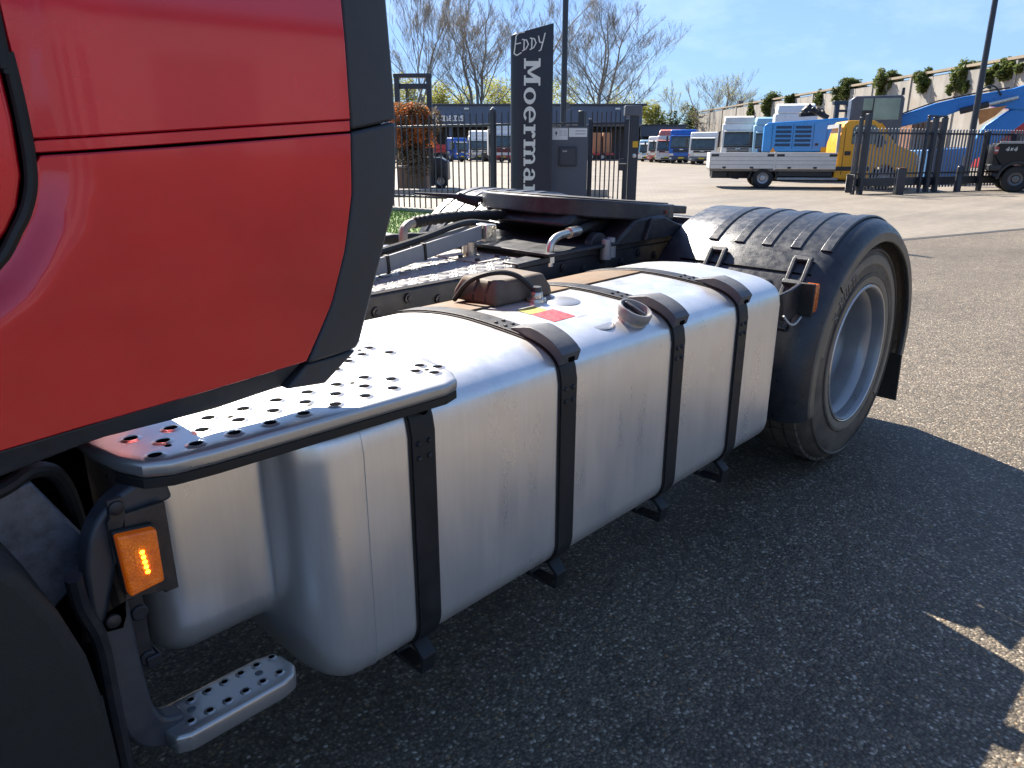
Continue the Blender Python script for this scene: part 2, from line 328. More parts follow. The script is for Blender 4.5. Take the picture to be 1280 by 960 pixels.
# ---- fuel tank
TOPP = smooth_path([(0, 1.86, .885), (0, 1.852, .905), (0, 1.80, .934), (0, 1.70, .955), (0, 1.60, .967), (0, 1.50, .971), (0, 1.40, .967), (0, 1.30, .959), (0, 1.235, .950), (0, 1.188, .932), (0, 1.160, .905), (0, 1.150, .862)], 3)
TOPP = [(p.y, p.z) for p in TOPP]
def sect(X, yo, zb, dz, rb, ins=0, yi=1.86):
    P = [(yo + (y - 1.15) * (yi - yo) / (yi - 1.15), z + dz) for y, z in TOPP]
    z0 = P[-1][1]; P += [(yo, z0 + (zb + rb - z0) * k / 6) for k in range(1, 6)]
    P += arc(yo + rb, zb + rb, rb, 180, 270, 12) + [(yo + rb + (yi - .03 - yo - rb) * k / 5, zb) for k in range(1, 6)] + arc(yi - .03, zb + .03, .03, 285, 360, 4)
    if ins:
        n = len(P); Q = []
        for k in range(n):
            a, b = V(P[k - 1]), V(P[(k + 1) % n]); d = (b - a).normalized(); Q.append((P[k][0] - d.y * ins, P[k][1] + d.x * ins))
        P = Q
    return [(X, a, b) for a, b in P]
rings = []
YT, ZB, ZT, RB = 1.15, .322, .972, .085
for i in range(9):
    a = math.pi / 2 * i / 8; rings.append(sect(.395 + .07 * (1 - math.cos(a)), 1.285, .478, -.012, .09, .07 * (1 - math.sin(a))))
for X in (.5, .55, .60): rings.append(sect(X, 1.285, .478, -.012, .09))
for i in range(1, 5):
    a = math.pi / 2 * i / 4; d = .016 * (1 - math.cos(a)); rings.append(sect(.615 + .016 * math.sin(a), 1.285 - d, .478 - d, -.012, .09))
for i in range(1, 13):
    a = math.pi / 2 * i / 12; k = 1 - math.sin(a); rings.append(sect(.632 + .12 * (1 - math.cos(a)), YT + .119 * k, ZB + .14 * k, -.012 * k, RB + .01 * k))
for X in np.linspace(.785, 2.605, 14): rings.append(sect(float(X), YT, ZB, 0, RB))
for i in range(1, 7):
    a = math.pi / 2 * i / 6; rings.append(sect(2.605 + .035 * math.sin(a), YT, ZB, 0, RB, .035 * (1 - math.cos(a))))
TANK = MB().loft(rings).build('fuel_tank', ALU, TR, ang=50)
def outline():                       # path over the top, round the face and under the belly, with normals
    R0 = [(y, z) for _, y, z in sect(0, YT, ZB, 0, RB)]; a = next(k for k, p in enumerate(R0) if p[0] < 1.82); b = next(k for k, p in enumerate(R0) if k > 40 and p[1] < ZB + .001 and p[0] > 1.3); P = []
    for k in range(a, b + 1):
        d = (V(R0[k + 1]) - V(R0[k - 1])).normalized(); P.append((R0[k], (d.y, -d.x)))
    return P
def ribbon(P, X, hw, t0, t1):
    rs = []
    for i, ((y, z), (ny, nz)) in enumerate(P):
        w_, a, b = [q(i / (len(P) - 1)) if callable(q) else q for q in (hw, t0, t1)]
        rs.append([(X - w_, y + ny * a, z + nz * a), (X + w_, y + ny * a, z + nz * a), (X + w_, y + ny * b, z + nz * b), (X - w_, y + ny * b, z + nz * b)])
    return MB().loft(rs)
ribbon(outline(), .783, .004, -.004, .002).build('weld_seam', ALU, TANK)
for k, X in enumerate((.925, 1.405, 1.925, 2.325)):
    P = outline()
    st = ribbon(P, X, .030, .0035, .008).build('tank_strap', STEELB, TR, bevel=.0015)
    ribbon(P, X, .0355, .0006, .0036).build('strap_liner', RUB, st)
    RVP = [(0, .006), (.0045, .005), (.0062, .002), (.0065, 0)]
    for dx in (-.014, .014):
        for z in (.845, .811): MB().lathe(RVP, (X + dx, YT - .008, z), (0, -1, 0), 8).build('rivet', FRAMEM, st)
        if k:
            for y in (1.39, 1.355): MB().lathe(RVP, (X + dx, y, .9745 - (1.40 - y) * .09), (0, -.09, 1), 8).build('rivet', FRAMEM, st)
    hk = MB(); hk.prism([(1.20, .325), (1.17, .30), (1.165, .272), (1.185, .262), (1.25, .262), (1.262, .30), (1.95, .285), (1.95, .255), (1.27, .25), (1.16, .25), (1.15, .30), (1.185, .33)], 'x', X - .02, X + .02)
    hk.build('strap_hook', STEELB, st, bevel=.003)
    nt_ = MB(); nt_.cyl((X, 1.2, .255), (X, 1.2, .238), .011, 6); nt_.build('hook_nut', ZINC, st)
    if k:
        CP = [(p, n) for (p, n) in P if (p[1] > .893 and p[0] < 1.335)]
        f = lambda t: .012 + .026 * min(1, t / .28, (1 - t) / .10) * (1 - .12 * t)
        cl = ribbon(CP, X + .004, lambda t: .037 - .012 * max(0, .3 - t) / .3, .0085, f).build('strap_clip', GREYC, st, bevel=.007, seg=3)
        c1 = MB(); c1.box(-.013, .016, -.011, .011, -.006, .0015); c1.xf(M.Translation((X + .008, 1.222, .9805)) @ M.Rotation(math.radians(14), 4, 'X')); c1.build('clip_slot', BLK, st)
        d = V((0, -.93, .36)).normalized(); c0 = V((X + .008, 1.1435, .925))
        c2 = MB(); c2.cyl(c0 - d * .012, c0 + d * -.0005, .0115, 14); c2.build('clip_bolt_hole', BLK, st)
    else:
        c2 = MB(); c2.cyl((X + .004, YT - .009, .915), (X + .004, YT - .0015, .915), .010, 14); c2.build('clip_bolt_hole', BLK, st)
# filler
fo = V((1.775, 1.23, .925)); fa = V((.05, -.42, 1)).normalized()
MB().lathe([(.058, -.02), (.053, .006), (.046, .012), (.044, .034)], fo, fa, 32).build('filler_neck', ALU2, TANK)
MB().lathe([(.040, .030), (.050, .030), (.052, .034), (.052, .056), (.049, .061), (.045, .061), (.043, .054), (.040, .045)], fo, fa, 36).build('filler_cap', mat('cap_ring', (.30, .30, .295), .42, .2, .12, 30), TANK)
MB().lathe([(0, .0505), (.02, .050), (.034, .048), (.0425, .046)], fo, fa, 28).build('cap_disc', mat('cap_disc', (.05, .052, .058), .4, .1, .2, 40), TANK)
cr = MB(); e = fa.cross(V((1, 0, 0))).normalized(); cr.beam(fo + fa * .056 - e * .038, fo + fa * .056 + e * .038, .013, .011, fa); cr.build('cap_grip', mat('cap_disc', 0), TANK, bevel=.003)
MB().lathe([(0, .0025), (.05, .0025), (.056, .0015), (.06, 0)], (1.655, 1.262, .951), (0, -.14, 1), 28).build('raised_pad', ALU2, TANK)
# stickers
def sticker(name, pts, m): MB().quad(*[(x, y, ZT + .0025) for x, y in pts]).build(name, m, TANK)
STY = mat('sticker_yellow', (.42, .40, .07), .5, 0, .35, 60); STR = mat('sticker_red', (.55, .05, .06), .5, 0, .3, 60)
def topz(y): return float(np.interp(y, [p[0] for p in TOPP][::-1], [p[1] for p in TOPP][::-1]))
def sticker(name, x0, x1, y0, y1, m):
    g = MB(); ys = [y0 + (y1 - y0) * k / 4 for k in range(5)]; xs = [x0 + .006, x0, x1 - .004, x1]
    g.loft([[(x0, y, topz(y) + .0012), (x1, y, topz(y) + .0012)] for y in ys], caps=False, closed=False); g.build(name, m, TANK)
sticker('yellow_sticker', 1.545, 1.618, 1.405, 1.462, STY); sticker('red_sticker', 1.548, 1.640, 1.318, 1.404, STR)
MB().lathe([(0, .03), (.018, .03), (.02, .026), (.02, .012), (.030, .01), (.032, 0)], (1.675, 1.50, .971), (0, 0, 1), 20).build('level_sender', ZINC, TANK)
MB().lathe([(0, .045), (.015, .045), (.017, .028)], (1.675, 1.50, .971), (0, 0, 1), 16).build('sender_plug', PLAST, TANK)
MB().lathe([(0, .006), (.05, .006), (.062, .001)], (1.735, 1.455, .967), (0, 0, 1), 28).build('sender_boss', ALU2, TANK)
MB().tube(smooth_path([(1.668, 1.505, 1.005), (1.655, 1.52, 1.025), (1.63, 1.54, 1.05), (1.59, 1.565, 1.062), (1.545, 1.60, 1.055), (1.52, 1.64, 1.03), (1.52, 1.70, .97)], 6), .008, 8).build('sender_cable', RUB, TANK)
for x0, x1 in ((1.442, 1.885), (1.962, 2.29)): MB().loft([[(x0, y, topz(y) + .002), (x1, y, topz(y) + .002), (x1, y, topz(y) + .006), (x0, y, topz(y) + .006)] for y in np.linspace(1.545, 1.80, 7)]).build('rusty_plate', RUST, TR)
ty = MB(); ty.loft([[(x0, y0, z), (x1, y0, z), (x1, y1, z), (x0, y1, z)] for x0, x1, y0, y1, z in ((1.525, 1.785, 1.525, 1.72, .970), (1.530, 1.78, 1.53, 1.715, 1.0), (1.553, 1.758, 1.545, 1.70, 1.042))])
TY = ty.build('rusty_housing', mat('rusty_housing', (.12, .085, .055), .75, 0, .4, 12, dust=(.20, .18, .15), dscale=5, damt=.8), TR, bevel=.012, seg=3)
for y in (1.575, 1.625): MB().beam((1.5265, y, .98), (1.5515, y, 1.040), .007, .008).build('housing_groove', RUB, TY)
# ---- upper step plate with punched holes
pp = [(.318, 1.5), (.318, 1.21), (.330, 1.135), (.35, 1.085), (.385, 1.064), (.45, 1.055), (.90, 1.032), (.938, 1.045), (.962, 1.085), (.99, 1.2), (.985, 1.36), (.965, 1.5)]
pp = [(x * 1.045, y * 1.045) for x, y in pp]
stp = MB().prism(pp, 'z', .957, .985).build('step_plate', ALU2, TR, bevel=.009, seg=3)
baked_step = baked(stp)
random.seed(4); holes = []
for i in range(9):
    for j in range(3):
        x = .375 + i * .062 + (.031 if j % 2 else 0); y = 1.098 + j * .046 + (i * -.002)
        if x < .86: holes.append((x, y))
holes += [(.925 - .0, 1.10), (.955, 1.125), (.905, 1.135), (.935, 1.158), (.80, 1.26), (.85, 1.29), (.90, 1.31), (.94, 1.34), (.86, 1.34), (.90, 1.37), (.95, 1.28), (.80, 1.33)]
small = [(.405 + i * .124, 1.122 + (i % 2) * .046) for i in range(4)] + [(.93, 1.129), (.87, 1.315), (.92, 1.345), (.83, 1.30)]
holes = [(x * 1.045, y * 1.045) for x, y in holes]; small = [(x * 1.045, y * 1.045) for x, y in small]
ct = MB()
for x, y in holes: ct.cyl((x, y, .967), (x, y, 1.01), .0105, 16)
for x, y in small: ct.cyl((x, y, .967), (x, y, 1.01), .0055, 10)
cut(stp, ct.build('cutter', None, TR))
proto = None
for x, y in holes:
    if proto is None:
        proto = MB().lathe([(.0178, .0002), (.0155, .0008), (.0128, .0022), (.0114, .0024), (.0106, .001), (.0104, -.006)], (x, y, .985), (0, 0, 1), 18).build('hole_rim', ALU2, stp); X0, Y0 = x, y
    else: share(proto, stp, mtx=M.Translation((x - X0, y - Y0, 0)))
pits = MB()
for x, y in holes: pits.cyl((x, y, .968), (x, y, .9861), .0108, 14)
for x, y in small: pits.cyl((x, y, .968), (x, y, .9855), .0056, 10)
tag(pits.build('hole_shade', BLK, stp), kind='stuff')  # black plugs flush with the plate paint the shade inside the holes
ed = MB(); ep = [(x, y + .004) for x, y in pp[2:10]]
ed.loft([[(x, y, .957), (x + (.0 if 2 <= i else .003), y + .012, .957), (x, y + .012, .940), (x, y, .940)] for i, (x, y) in enumerate(ep)]); ed.build('edge_trim', RUB, stp, bevel=.003)
# ---- lower step
ls = MB(); lp = [(.352, 1.20), (.343, 1.165), (.330, 1.135), (.336, 1.108), (.36, 1.098), (.535, 1.098), (.562, 1.106), (.575, 1.128), (.572, 1.172), (.555, 1.192), (.53, 1.20)]
ls.prism(lp, 'z', .456, .494); LS = ls.build('lower_step', ALU2, TR, bevel=.007, seg=3); baked(LS)
lh = [(.362 + i * .032, 1.178 - .002 * i * 0) for i in range(7)] + [(.372 + i * .034, 1.128) for i in range(6)]
ct = MB()
for x, y in lh: ct.cyl((x, y, .48), (x, y, .52), .0062, 14)
cut(LS, ct.build('cutter', None, TR))
proto = None
for x, y in lh:
    if proto is None: proto = MB().lathe([(.0105, .0002), (.009, .001), (.0072, .0026), (.0064, .0028), (.006, .001), (.006, -.004)], (x, y, .494), (0, 0, 1), 16).build('hole_rim', ALU2, LS); X0, Y0 = x, y
    else: share(proto, LS, mtx=M.Translation((x - X0, y - Y0, 0)))
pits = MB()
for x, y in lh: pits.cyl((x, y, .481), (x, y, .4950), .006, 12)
tag(pits.build('hole_shade', BLK, LS), kind='stuff')  # black plugs again, shade of the punched holes put in as colour
for x, y in ((.385, 1.155), (.515, 1.155)): MB().lathe([(0, .0015), (.006, .0015), (.0078, 0)], (x, y, .4942), (0, 0, 1), 14).build('step_screw', GREYC, LS)
# ---- curved step bracket with the lit side marker lamp
bp_ = smooth_path([(.41, 1.175, .925), (.375, 1.172, .918), (.335, 1.17, .902), (.305, 1.168, .865), (.293, 1.166, .80), (.291, 1.162, .70), (.292, 1.155, .60), (.297, 1.15, .54), (.318, 1.15, .497), (.36, 1.15, .478)], 5)
rs = []
for i, p in enumerate(bp_):
    d = (bp_[min(i + 1, len(bp_) - 1)] - bp_[max(i - 1, 0)]).normalized(); nrm = V((d.z, 0, -d.x)); y = V((0, 1, 0)); wd = .0275
    rs.append([p + nrm * wd - y * .012, p + nrm * wd + y * .03, p - nrm * wd + y * .03, p - nrm * wd - y * .012])
SBK = MB().loft(rs).build('step_bracket', mat('bracket_steel', (.055, .062, .074), .4, .1, .2, 20, dust=(.10, .09, .08), dscale=10, damt=.35), TR, bevel=.007, seg=3)
lm = MB(); lq = [(.309, .886), (.367, .877), (.366, .784), (.313, .779)]
lm.prism(lq, 'y', 1.118, 1.14); LMP = lm.build('marker_lamp', AMBER, TR, bevel=.004, seg=3)
hs = MB(); cxy = V((sum(a for a, b in lq) / 4, sum(b for a, b in lq) / 4)); hs.prism([tuple(cxy + (V(p) - cxy) * 1.06) for p in lq], 'y', 1.134, 1.152); hs.build('lamp_housing', DKPL, LMP, bevel=.003)
for k in range(5): z = .848 - k * .009; MB().lathe([(0, .0035), (.0028, .0022), (.0037, 0)], (.340 + k * .0008, 1.1183, z), (0, -1, 0), 10).build('led', LED, LMP)
rib = MB()
for k in range(9): z = .872 - k * .0105; rib.box(.3165, .3615, 1.1168, 1.1183, z, z + .0035) if False else None
bk2 = MB(); bk2.prism([(.312, .935), (.335, .935), (.335, .905), (.395, .905), (.395, .745), (.372, .745), (.372, .75), (.318, .76), (.285, .752), (.277, .735), (.28, .722), (.3, .718), (.307, .735), (.307, .90), (.312, .905)], 'y', 1.146, 1.156)
LB = bk2.build('lamp_bracket', mat('bracket_rusty', (.05, .045, .04), .6, .2, .4, 40, dust=(.14, .08, .05), dscale=20, damt=.6), TR, bevel=.002)
for x, z in ((.323, .921), (.289, .735)): MB().lathe([(0, .006), (.006, .006), (.011, .004), (.012, 0)], (x, 1.146, z), (0, -1, 0), 14).build('bracket_bolt', FRAMEM, LB)
lk = MB(); lk.box(.318, .345, 1.17, 1.19, .60, .745); lk.cyl((.335, 1.165, .715), (.335, 1.2, .715), .014, 12); lk.cyl((.335, 1.165, .625), (.335, 1.2, .625), .014, 12); lk.box(.33, .355, 1.16, 1.19, .61, .63); lk.build('latch_plate', FRAMEM, TR, bevel=.003)
# ---- front wheel guard, hoses and bracketry behind it
MG = MB().prism([(-1.4, .3), (-1.4, .7), (-1.2, .95), (-.9, 1.04), (-.1, 1.04), (.06, 1.02), (.13, .975), (.175, .91), (.205, .835), (.226, .75), (.236, .65), (.238, .55), (.236, .3)], 'y', 1.05, 1.58).build('wheel_guard', DKPL, TR, bevel=.018, seg=3)
MB().tube(smooth_path([(.238, 1.10, .86), (.245, 1.12, .80), (.262, 1.13, .72), (.262, 1.13, .6), (.262, 1.13, .35)], 5), .012, 8).build('guard_stay', FRAMEM, TR)
MB().tube(smooth_path([(.05, 1.22, .955), (.19, 1.23, .965), (.245, 1.25, .975), (.283, 1.27, .95), (.300, 1.28, .88), (.305, 1.3, .78), (.29, 1.34, .6)], 6), .0125, 10).build('coolant_hose', RUB, TR)
gb = MB(); gb.prism([(.165, .955), (.24, .965), (.30, .84), (.28, .78), (.23, .74), (.19, .78)], 'y', 1.235, 1.25); gb.build('support_bracket', mat('grey_bracket', (.16, .18, .22), .45, .3, .2, 20, dust=(.02, .02, .02), dscale=30, damt=.7), TR, bevel=.004)
MB().beam((.13, 1.21, .92), (.195, 1.21, .77), .05, .03).build('support_arm', DKPL, TR, bevel=.004)
MB().box(-.9, .385, 1.5, 1.54, .35, 1.15).build('dark_backing', BLK, TR)  # added black sheet, stands in for the deep shade behind the guard
MB().box(-.9, .33, 1.65, 3.1, .5, 1.12).build('gearbox', mat('gearbox', (.012, .012, .012), .8), TR, bevel=.02)
MB().box(2.735, 2.90, 1.30, 1.97, .45, .90).build('gap_sun_blocker', DKPL, TR, bevel=.03, seg=3)  # added box, shaped to keep sun out of the tank-mudguard gap
MB().box(.45, 2.62, 1.872, 1.98, .45, .78).build('sun_blocker_beam', FRAMEM, TR, bevel=.01)  # added beam, stops sun leaking to the ground behind the tank
BX = MB().box(-.2, 2.6, 2.95, 3.6, .28, .93).build('far_side_blocker', ALU, TR, bevel=.08, seg=3)  # unseen box added to keep sun from the ground under the truck
MB().box(-1.2, .3, 1.7, 3.2, .25, .52).build('engine_sump', BLK, TR, bevel=.05)
# ---- chassis
for y0, y1 in ((1.985, 2.065), (2.695, 2.775)):
    MB().prism([(-1.4, .70), (-1.4, .955), (4.25, .955), (4.25, .74), (4.0, .70)], 'y', y0, y1).build('frame_rail', FRAMEM, TR, bevel=.006)
MB().box(4.15, 4.25, 2.067, 2.693, .72, .95).build('rear_crossmember', FRAMEM, TR, bevel=.006)
proto = None
for i in range(26):
    x = .62 + i * .135; z = .925 if i % 2 else .90
    if proto is None: proto = MB().lathe([(0, .014), (.009, .014), (.0105, .009), (.017, .008), (.018, 0)], (x, 1.985, z), (0, -1, 0), 12).build('frame_bolt', FRAMEM, TR); X0, Z0 = x, z
    else: share(proto, TR, mtx=M.Translation((x - X0, 0, z - Z0)))
# checker-plate deck with tread bars
DK = MB().box(.45, 2.28, 1.99, 2.77, .9565, .9665).build('checker_deck', CHECK, TR, bevel=.002)
tb = MB(); 
def tread(cx, cy, a):
    d = V((math.cos(a), math.sin(a), 0)); e = V((-d.y, d.x, 0)); c = V((cx, cy, .9665))
    top = [c + d * u * .017 + e * v * .0035 + V((0, 0, .0022)) for u, v in ((-1, 0), (0, -1), (1, 0), (0, 1))]
    bot = [c + d * u * .024 + e * v * .008 for u, v in ((-1, 0), (0, -1), (1, 0), (0, 1))]
    tb.add(bot + top, [(4, 5, 6, 7)] + [(i, (i + 1) % 4, (i + 1) % 4 + 4, i + 4) for i in range(4)])
for i in range(27):
    for j in range(14):
        cx, cy = 1.0 + i * .047, 2.012 + j * .054
        if cx < 2.25:
            a = math.radians(45 if (i + j) % 2 else -45)
            for q in (-1, 0, 1): tread(cx - q * .013 * math.sin(a), cy + q * .013 * math.cos(a), a)
tag(tb.build('tread_bars', CHECK, DK, ang=20), kind='stuff')
MB().box(2.03, 2.2, 2.12, 2.42, .967, .973).build('cover_plate', mat('dusty_plate', (.42, .38, .32), .6, .3, .2, 12), DK, bevel=.002)
for x, y in ((2.05, 2.15), (2.06, 2.26), (2.17, 2.16), (2.17, 2.36)): MB().lathe([(0, .012), (.009, .012), (.011, .01), (.012, 0)], (x, y, .972), (0, 0, 1), 6).build('cover_bolt', FRAMEM, DK)
# cable trough in three pieces on a post
tpts = [(1.30, 2.36, 1.015), (1.60, 2.345, 1.02), (1.80, 2.335, 1.03), (2.03, 2.325, 1.045), (2.35, 2.31, 1.07)]
tpts = [(1.05, 2.05, .990), (1.62, 2.165, 1.012), (1.82, 2.20, 1.030), (2.20, 2.28, 1.060)]
for i, (a, b) in enumerate(zip(tpts, tpts[1:])):
    a, b = V(a), V(b); d = (b - a).normalized(); tr_ = MB(); tr_.beam(a + d * .006, b - d * .004, .012, .058)
    q = V((-d.y, d.x, 0)).normalized()
    tr_.beam(a + q * .062 + d * .006, b + q * .062 - d * .004, .008, .05); tr_.beam(a + d * .006 + q * .03 - V((0, 0, .022)), b - d * .004 + q * .03 - V((0, 0, .022)), .06, .008)
    TRO = tr_.build('cable_trough', GREYP, TR, bevel=.0025)
    if i: MB().beam(a - d * .006, a + d * .006, .02, .064).build('trough_joint', RUB, TRO)
MB().box(2.2, 2.26, 2.25, 2.36, 1.02, 1.09).build('trough_end', ZINC, TR, bevel=.004)
MB().tube(smooth_path([(1.2, 2.11, 1.03), (1.6, 2.20, 1.05), (1.85, 2.245, 1.072), (2.1, 2.30, 1.10), (2.3, 2.38, 1.08), (2.6, 2.5, 1.02)], 6), .014, 8).build('black_cable', RUB, TR)
MB().cyl((2.12, 2.27, .966), (2.12, 2.27, 1.03), .03, 18).build('trough_post', ZINC, TR)
# corrugated air line and steel elbow pipe
cp = smooth_path([(1.93, 2.46, .98), (1.93, 2.46, 1.05), (1.95, 2.47, 1.085), (2.02, 2.48, 1.1), (2.25, 2.48, 1.105), (2.6, 2.47, 1.085), (2.9, 2.45, 1.04)], 14)
MB().tube(cp[:46], .019, 10).build('air_pipe', mat('beige_pipe', (.36, .31, .25), .45, .3, .2, 20), TR)
MB().tube(cp[40:], [.026 if k % 2 else .021 for k in range(len(cp) - 40)], 12).build('corrugated_hose', RUB, TR)
MB().tube(smooth_path([(1.2, 2.62, 1.0), (1.5, 2.6, 1.03), (1.75, 2.58, 1.03), (2.1, 2.57, 1.02), (2.5, 2.6, .98)], 8), [.024 if k % 2 else .02 for k in range(33)], 10).build('corrugated_hose', RUB, TR)
ell = smooth_path([(2.30, 1.99, .94), (2.30, 1.99, 1.0), (2.315, 1.992, 1.035), (2.36, 1.997, 1.054), (2.44, 2.01, 1.058), (2.47, 2.015, 1.058)], 6)
EL = MB().tube(ell, .0155, 14).build('pipe_elbow', ZINC, TR)
MB().tube([(2.30, 1.99, .955), (2.30, 1.99, .985)], .021, 6).build('pipe_nut', ZINC, EL)
MB().tube([(2.44, 2.01, 1.058), (2.52, 2.025, 1.058)], .0225, 18).build('pipe_ferrule', ZINC, EL)
MB().tube(smooth_path([(2.52, 2.025, 1.058), (2.7, 2.07, 1.07), (2.9, 2.14, 1.06), (3.1, 2.2, 1.0)], 6), .018, 10).build('brake_hose', RUB, TR)
# angle rails of the coupling, with rounded lugs and mounting bolts
for y, s_ in ((1.975, -1), (2.7, 1)):
    SR = MB().prism([(2.10, .955), (2.10, .975), (2.35, .985), (3.95, .985), (4.05, .955)], 'y', y, y + .09).build('coupling_rail', FRAMEM, TR, bevel=.005)
    for x in (2.62, 2.9, 3.18, 3.46, 3.74): MB().prism([(x - .085, .985)] + arc(x, .985, .06, 170, 10, 8) + [(x + .085, .985)], 'y', y + .01, y + .05).build('rail_lug', FRAMEM, SR, bevel=.008)
for x, y in ((2.62, 1.95), (2.68, 1.97)): MB().lathe([(0, .085), (.018, .085), (.02, .08), (.02, .06), (.024, .058), (.024, 0)], (x, y, .935), (0, 0, 1), 12).build('air_nipple', mat('cap_ring', 0), TR)
for x, z in ((2.75, .80), (3.0, .83), (3.25, .80), (2.5, .82)): MB().box(x - .05, x + .05, 1.955, 1.984, z - .04, z + .05).build('frame_bracket', FRAMEM, TR, bevel=.006)
# ---- fifth wheel
FW = M.Translation((2.92, 2.36, 0))
fw = MB(); outl = []
pts = [(.46, -.36), (.46, -.20), (.30, -.05), (.09, -.03)] ; thr = arc(0, 0, .06, 0, 0, 1)
FWT = FW @ M.Translation((0, 0, 1.07)) @ M.Rotation(math.radians(5.7), 4, 'Y') @ M.Translation((0, 0, -1.07))
half = [(-.10, .47), (.26, .43), (.36, .36), (.50, .31), (.50, .17), (.17, .055), (.0, .04)]
FS = .92
full = [(-.40, 0.24), (-.30, .38)] + half + [(x, -y) for x, y in half[::-1]] + [(-.30, -.38), (-.40, -.24), (-.43, 0)]
full = [(x * FS - .02, y * FS + .01) for x, y in full]
fwm = MB().prism([(x, y) for x, y in full], 'z', 1.074, 1.15); fwm.xf(FWT)
FWO = fwm.build('fifth_wheel', mat('coupling_plate', (.028, .031, .038), .45, .1, .3, 18, dust=(.12, .115, .105), dscale=14, damt=.45), TR, bevel=.008)
gr = MB().prism([(x * .93, y * .93) for x, y in full], 'z', 1.1502, 1.156).xf(FWT); gr.build('top_plate', mat('worn_plate', (.035, .036, .04), .75, 0, .35, 14, dust=(.12, .115, .11), dscale=12, damt=.5), FWO, bevel=.003)
for s_ in (-1, 1):
    MB().prism([(.40, s_ * .285), (.60, s_ * .25), (.63, s_ * .2), (.40, s_ * .15)], 'z', 1.105, 1.145).xf(FWT).build('guide_ramp', mat('coupling_plate', 0), FWO, bevel=.006)
    MB().prism([(-.26, .985), (-.14, 1.06), (-.10, 1.09), (.12, 1.09), (.16, 1.06), (.32, .985)], 'y', s_ * .36 - .06, s_ * .36 + .06).xf(FW).build('pedestal', FRAMEM, FWO, bevel=.012)
    MB().prism([(-.05, .99), (.0, 1.085), (.1, 1.085), (.38, .99)], 'y', s_ * .43 - .012, s_ * .43 + .012).xf(FW).build('gusset', FRAMEM, FWO, bevel=.006)
MB().prism([(-.42, 1.03), (-.36, 1.085), (.2, 1.085), (.1, 1.02), (-.2, 1.0)], 'y', -.28, .28).xf(FWT).build('saddle', FRAMEM, FWO, bevel=.02)
MB().box(-.68, .55, -.42, .42, .9858, 1.0).xf(FW).build('mounting_plate', FRAMEM, FWO, bevel=.004)
RPT = mat('red_primer', (.33, .05, .03), .6, 0, .3, 60)
for x in (.15, .20): MB().cyl((x - .02, -.383, 1.115), (x - .02, -.395, 1.115), .008, 10).xf(FWT).build('grease_nipple', RPT, FWO)
MB().tube([(-.30, .35, 1.11), (-.40, .45, 1.115), (-.52, .60, 1.115)], [.016, .013, .006], 8).xf(FWT).build('release_handle', FRAMEM, FWO)
MB().cyl((-.32, .36, 1.09), (-.38, .44, 1.115), .022, 10).xf(FWT).build('handle_spring', RUB, FWO)
# ---- rear axle, wheels
TYM = mat('tyre_rubber', (.062, .053, .043), .62, 0, .3, 9, dust=(.20, .165, .125), dscale=3.2, damt=.95, bump=.15, bscale=60)
RIM = mat('silver_rim', (.33, .34, .355), .38, .4, .12, 10, dust=(.3, .27, .23), dscale=5, damt=.35)
WX, WZ, WY = 3.45, .50, 1.13
def wheel(parent, o, sgn, dual):
    # sgn -1: outer face towards -y
    ax = V((0, sgn, 0)); o = V(o)
    prof = [(.305, .02), (.325, .008), (.345, .002), (.40, -.004 + .006), (.455, .004), (.478, .014), (.492, .03), (.503, .05), (.508, .07), (.508, .255), (.50, .285), (.46, .305), (.31, .295)]
    prof = [(r, -t) for r, t in prof]
    Wt = MB().lathe(prof, o, ax, 72).build('rear_wheel', TYM, parent, ang=40)
    # moulded sidewall bands and tread blocks
    MB().lathe([(.352, .0005), (.356, .004), (.362, .004), (.366, .0005)], o, ax, 72).build('sidewall_ring', TYM, Wt)
    MB().lathe([(.462, -.004), (.466, .0005), (.472, -.001), (.476, -.012)], o, ax, 72).build('sidewall_ring', TYM, Wt)
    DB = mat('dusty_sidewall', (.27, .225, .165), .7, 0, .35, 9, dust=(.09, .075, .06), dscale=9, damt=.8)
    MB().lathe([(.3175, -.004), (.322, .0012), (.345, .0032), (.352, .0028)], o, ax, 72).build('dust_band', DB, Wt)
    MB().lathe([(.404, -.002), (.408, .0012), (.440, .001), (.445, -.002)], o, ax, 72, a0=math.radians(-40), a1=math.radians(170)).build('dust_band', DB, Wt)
    tbk = MB()
    for k in range(60):
        a = 2 * math.pi * k / 60
        for t, w_ in ((-.085, .05), (-.145, .05), (-.205, .05)):
            m = M.Translation(o) @ M.Rotation(a + t * 2, 4, 'Y')
            b = MB().box(-.021, .021, -w_ / 2, w_ / 2, .505, .519); b.xf(m @ M.Translation((0, sgn * t, 0))); tbk.add(b.v, b.f)
    tag(tbk.build('tread_blocks', TYM, Wt), kind='stuff')
    rp = [(.300, -.028), (.312, -.020), (.3165, -.008), (.313, .001), (.304, .003), (.298, -.004), (.294, -.02), (.292, -.05), (.270, -.065), (.262, -.09), (.258, -.15), (.250, -.185), (.225, -.205), (.19, -.208), (.10, -.205)]
    MB().lathe(rp, o, ax, 64).build('rim', RIM, Wt, ang=50)
    MB().lathe([(.3105, .0015), (.3135, .0035), (.3165, .0005)], o, ax, 64).build('rim_edge', mat('bright_edge', (.62, .62, .62), .3, .8, .1), Wt)
    for k in range(10):
        a = 2 * math.pi * k / 10; c = o + V((math.cos(a) * .1675, 0, math.sin(a) * .1675)) - ax * .206
        MB().tube([c, c + ax * .03], [.016, .013], 6).build('wheel_nut', ZINC, Wt)
    MB().lathe([(0, .0), (.09, -.005), (.112, -.015), (.118, -.03), (.125, -.08)], o - ax * .13, ax, 32).build('hub', FRAMEM, Wt)
    return Wt
W1 = wheel(TR, (WX, WY, WZ), -1, True)
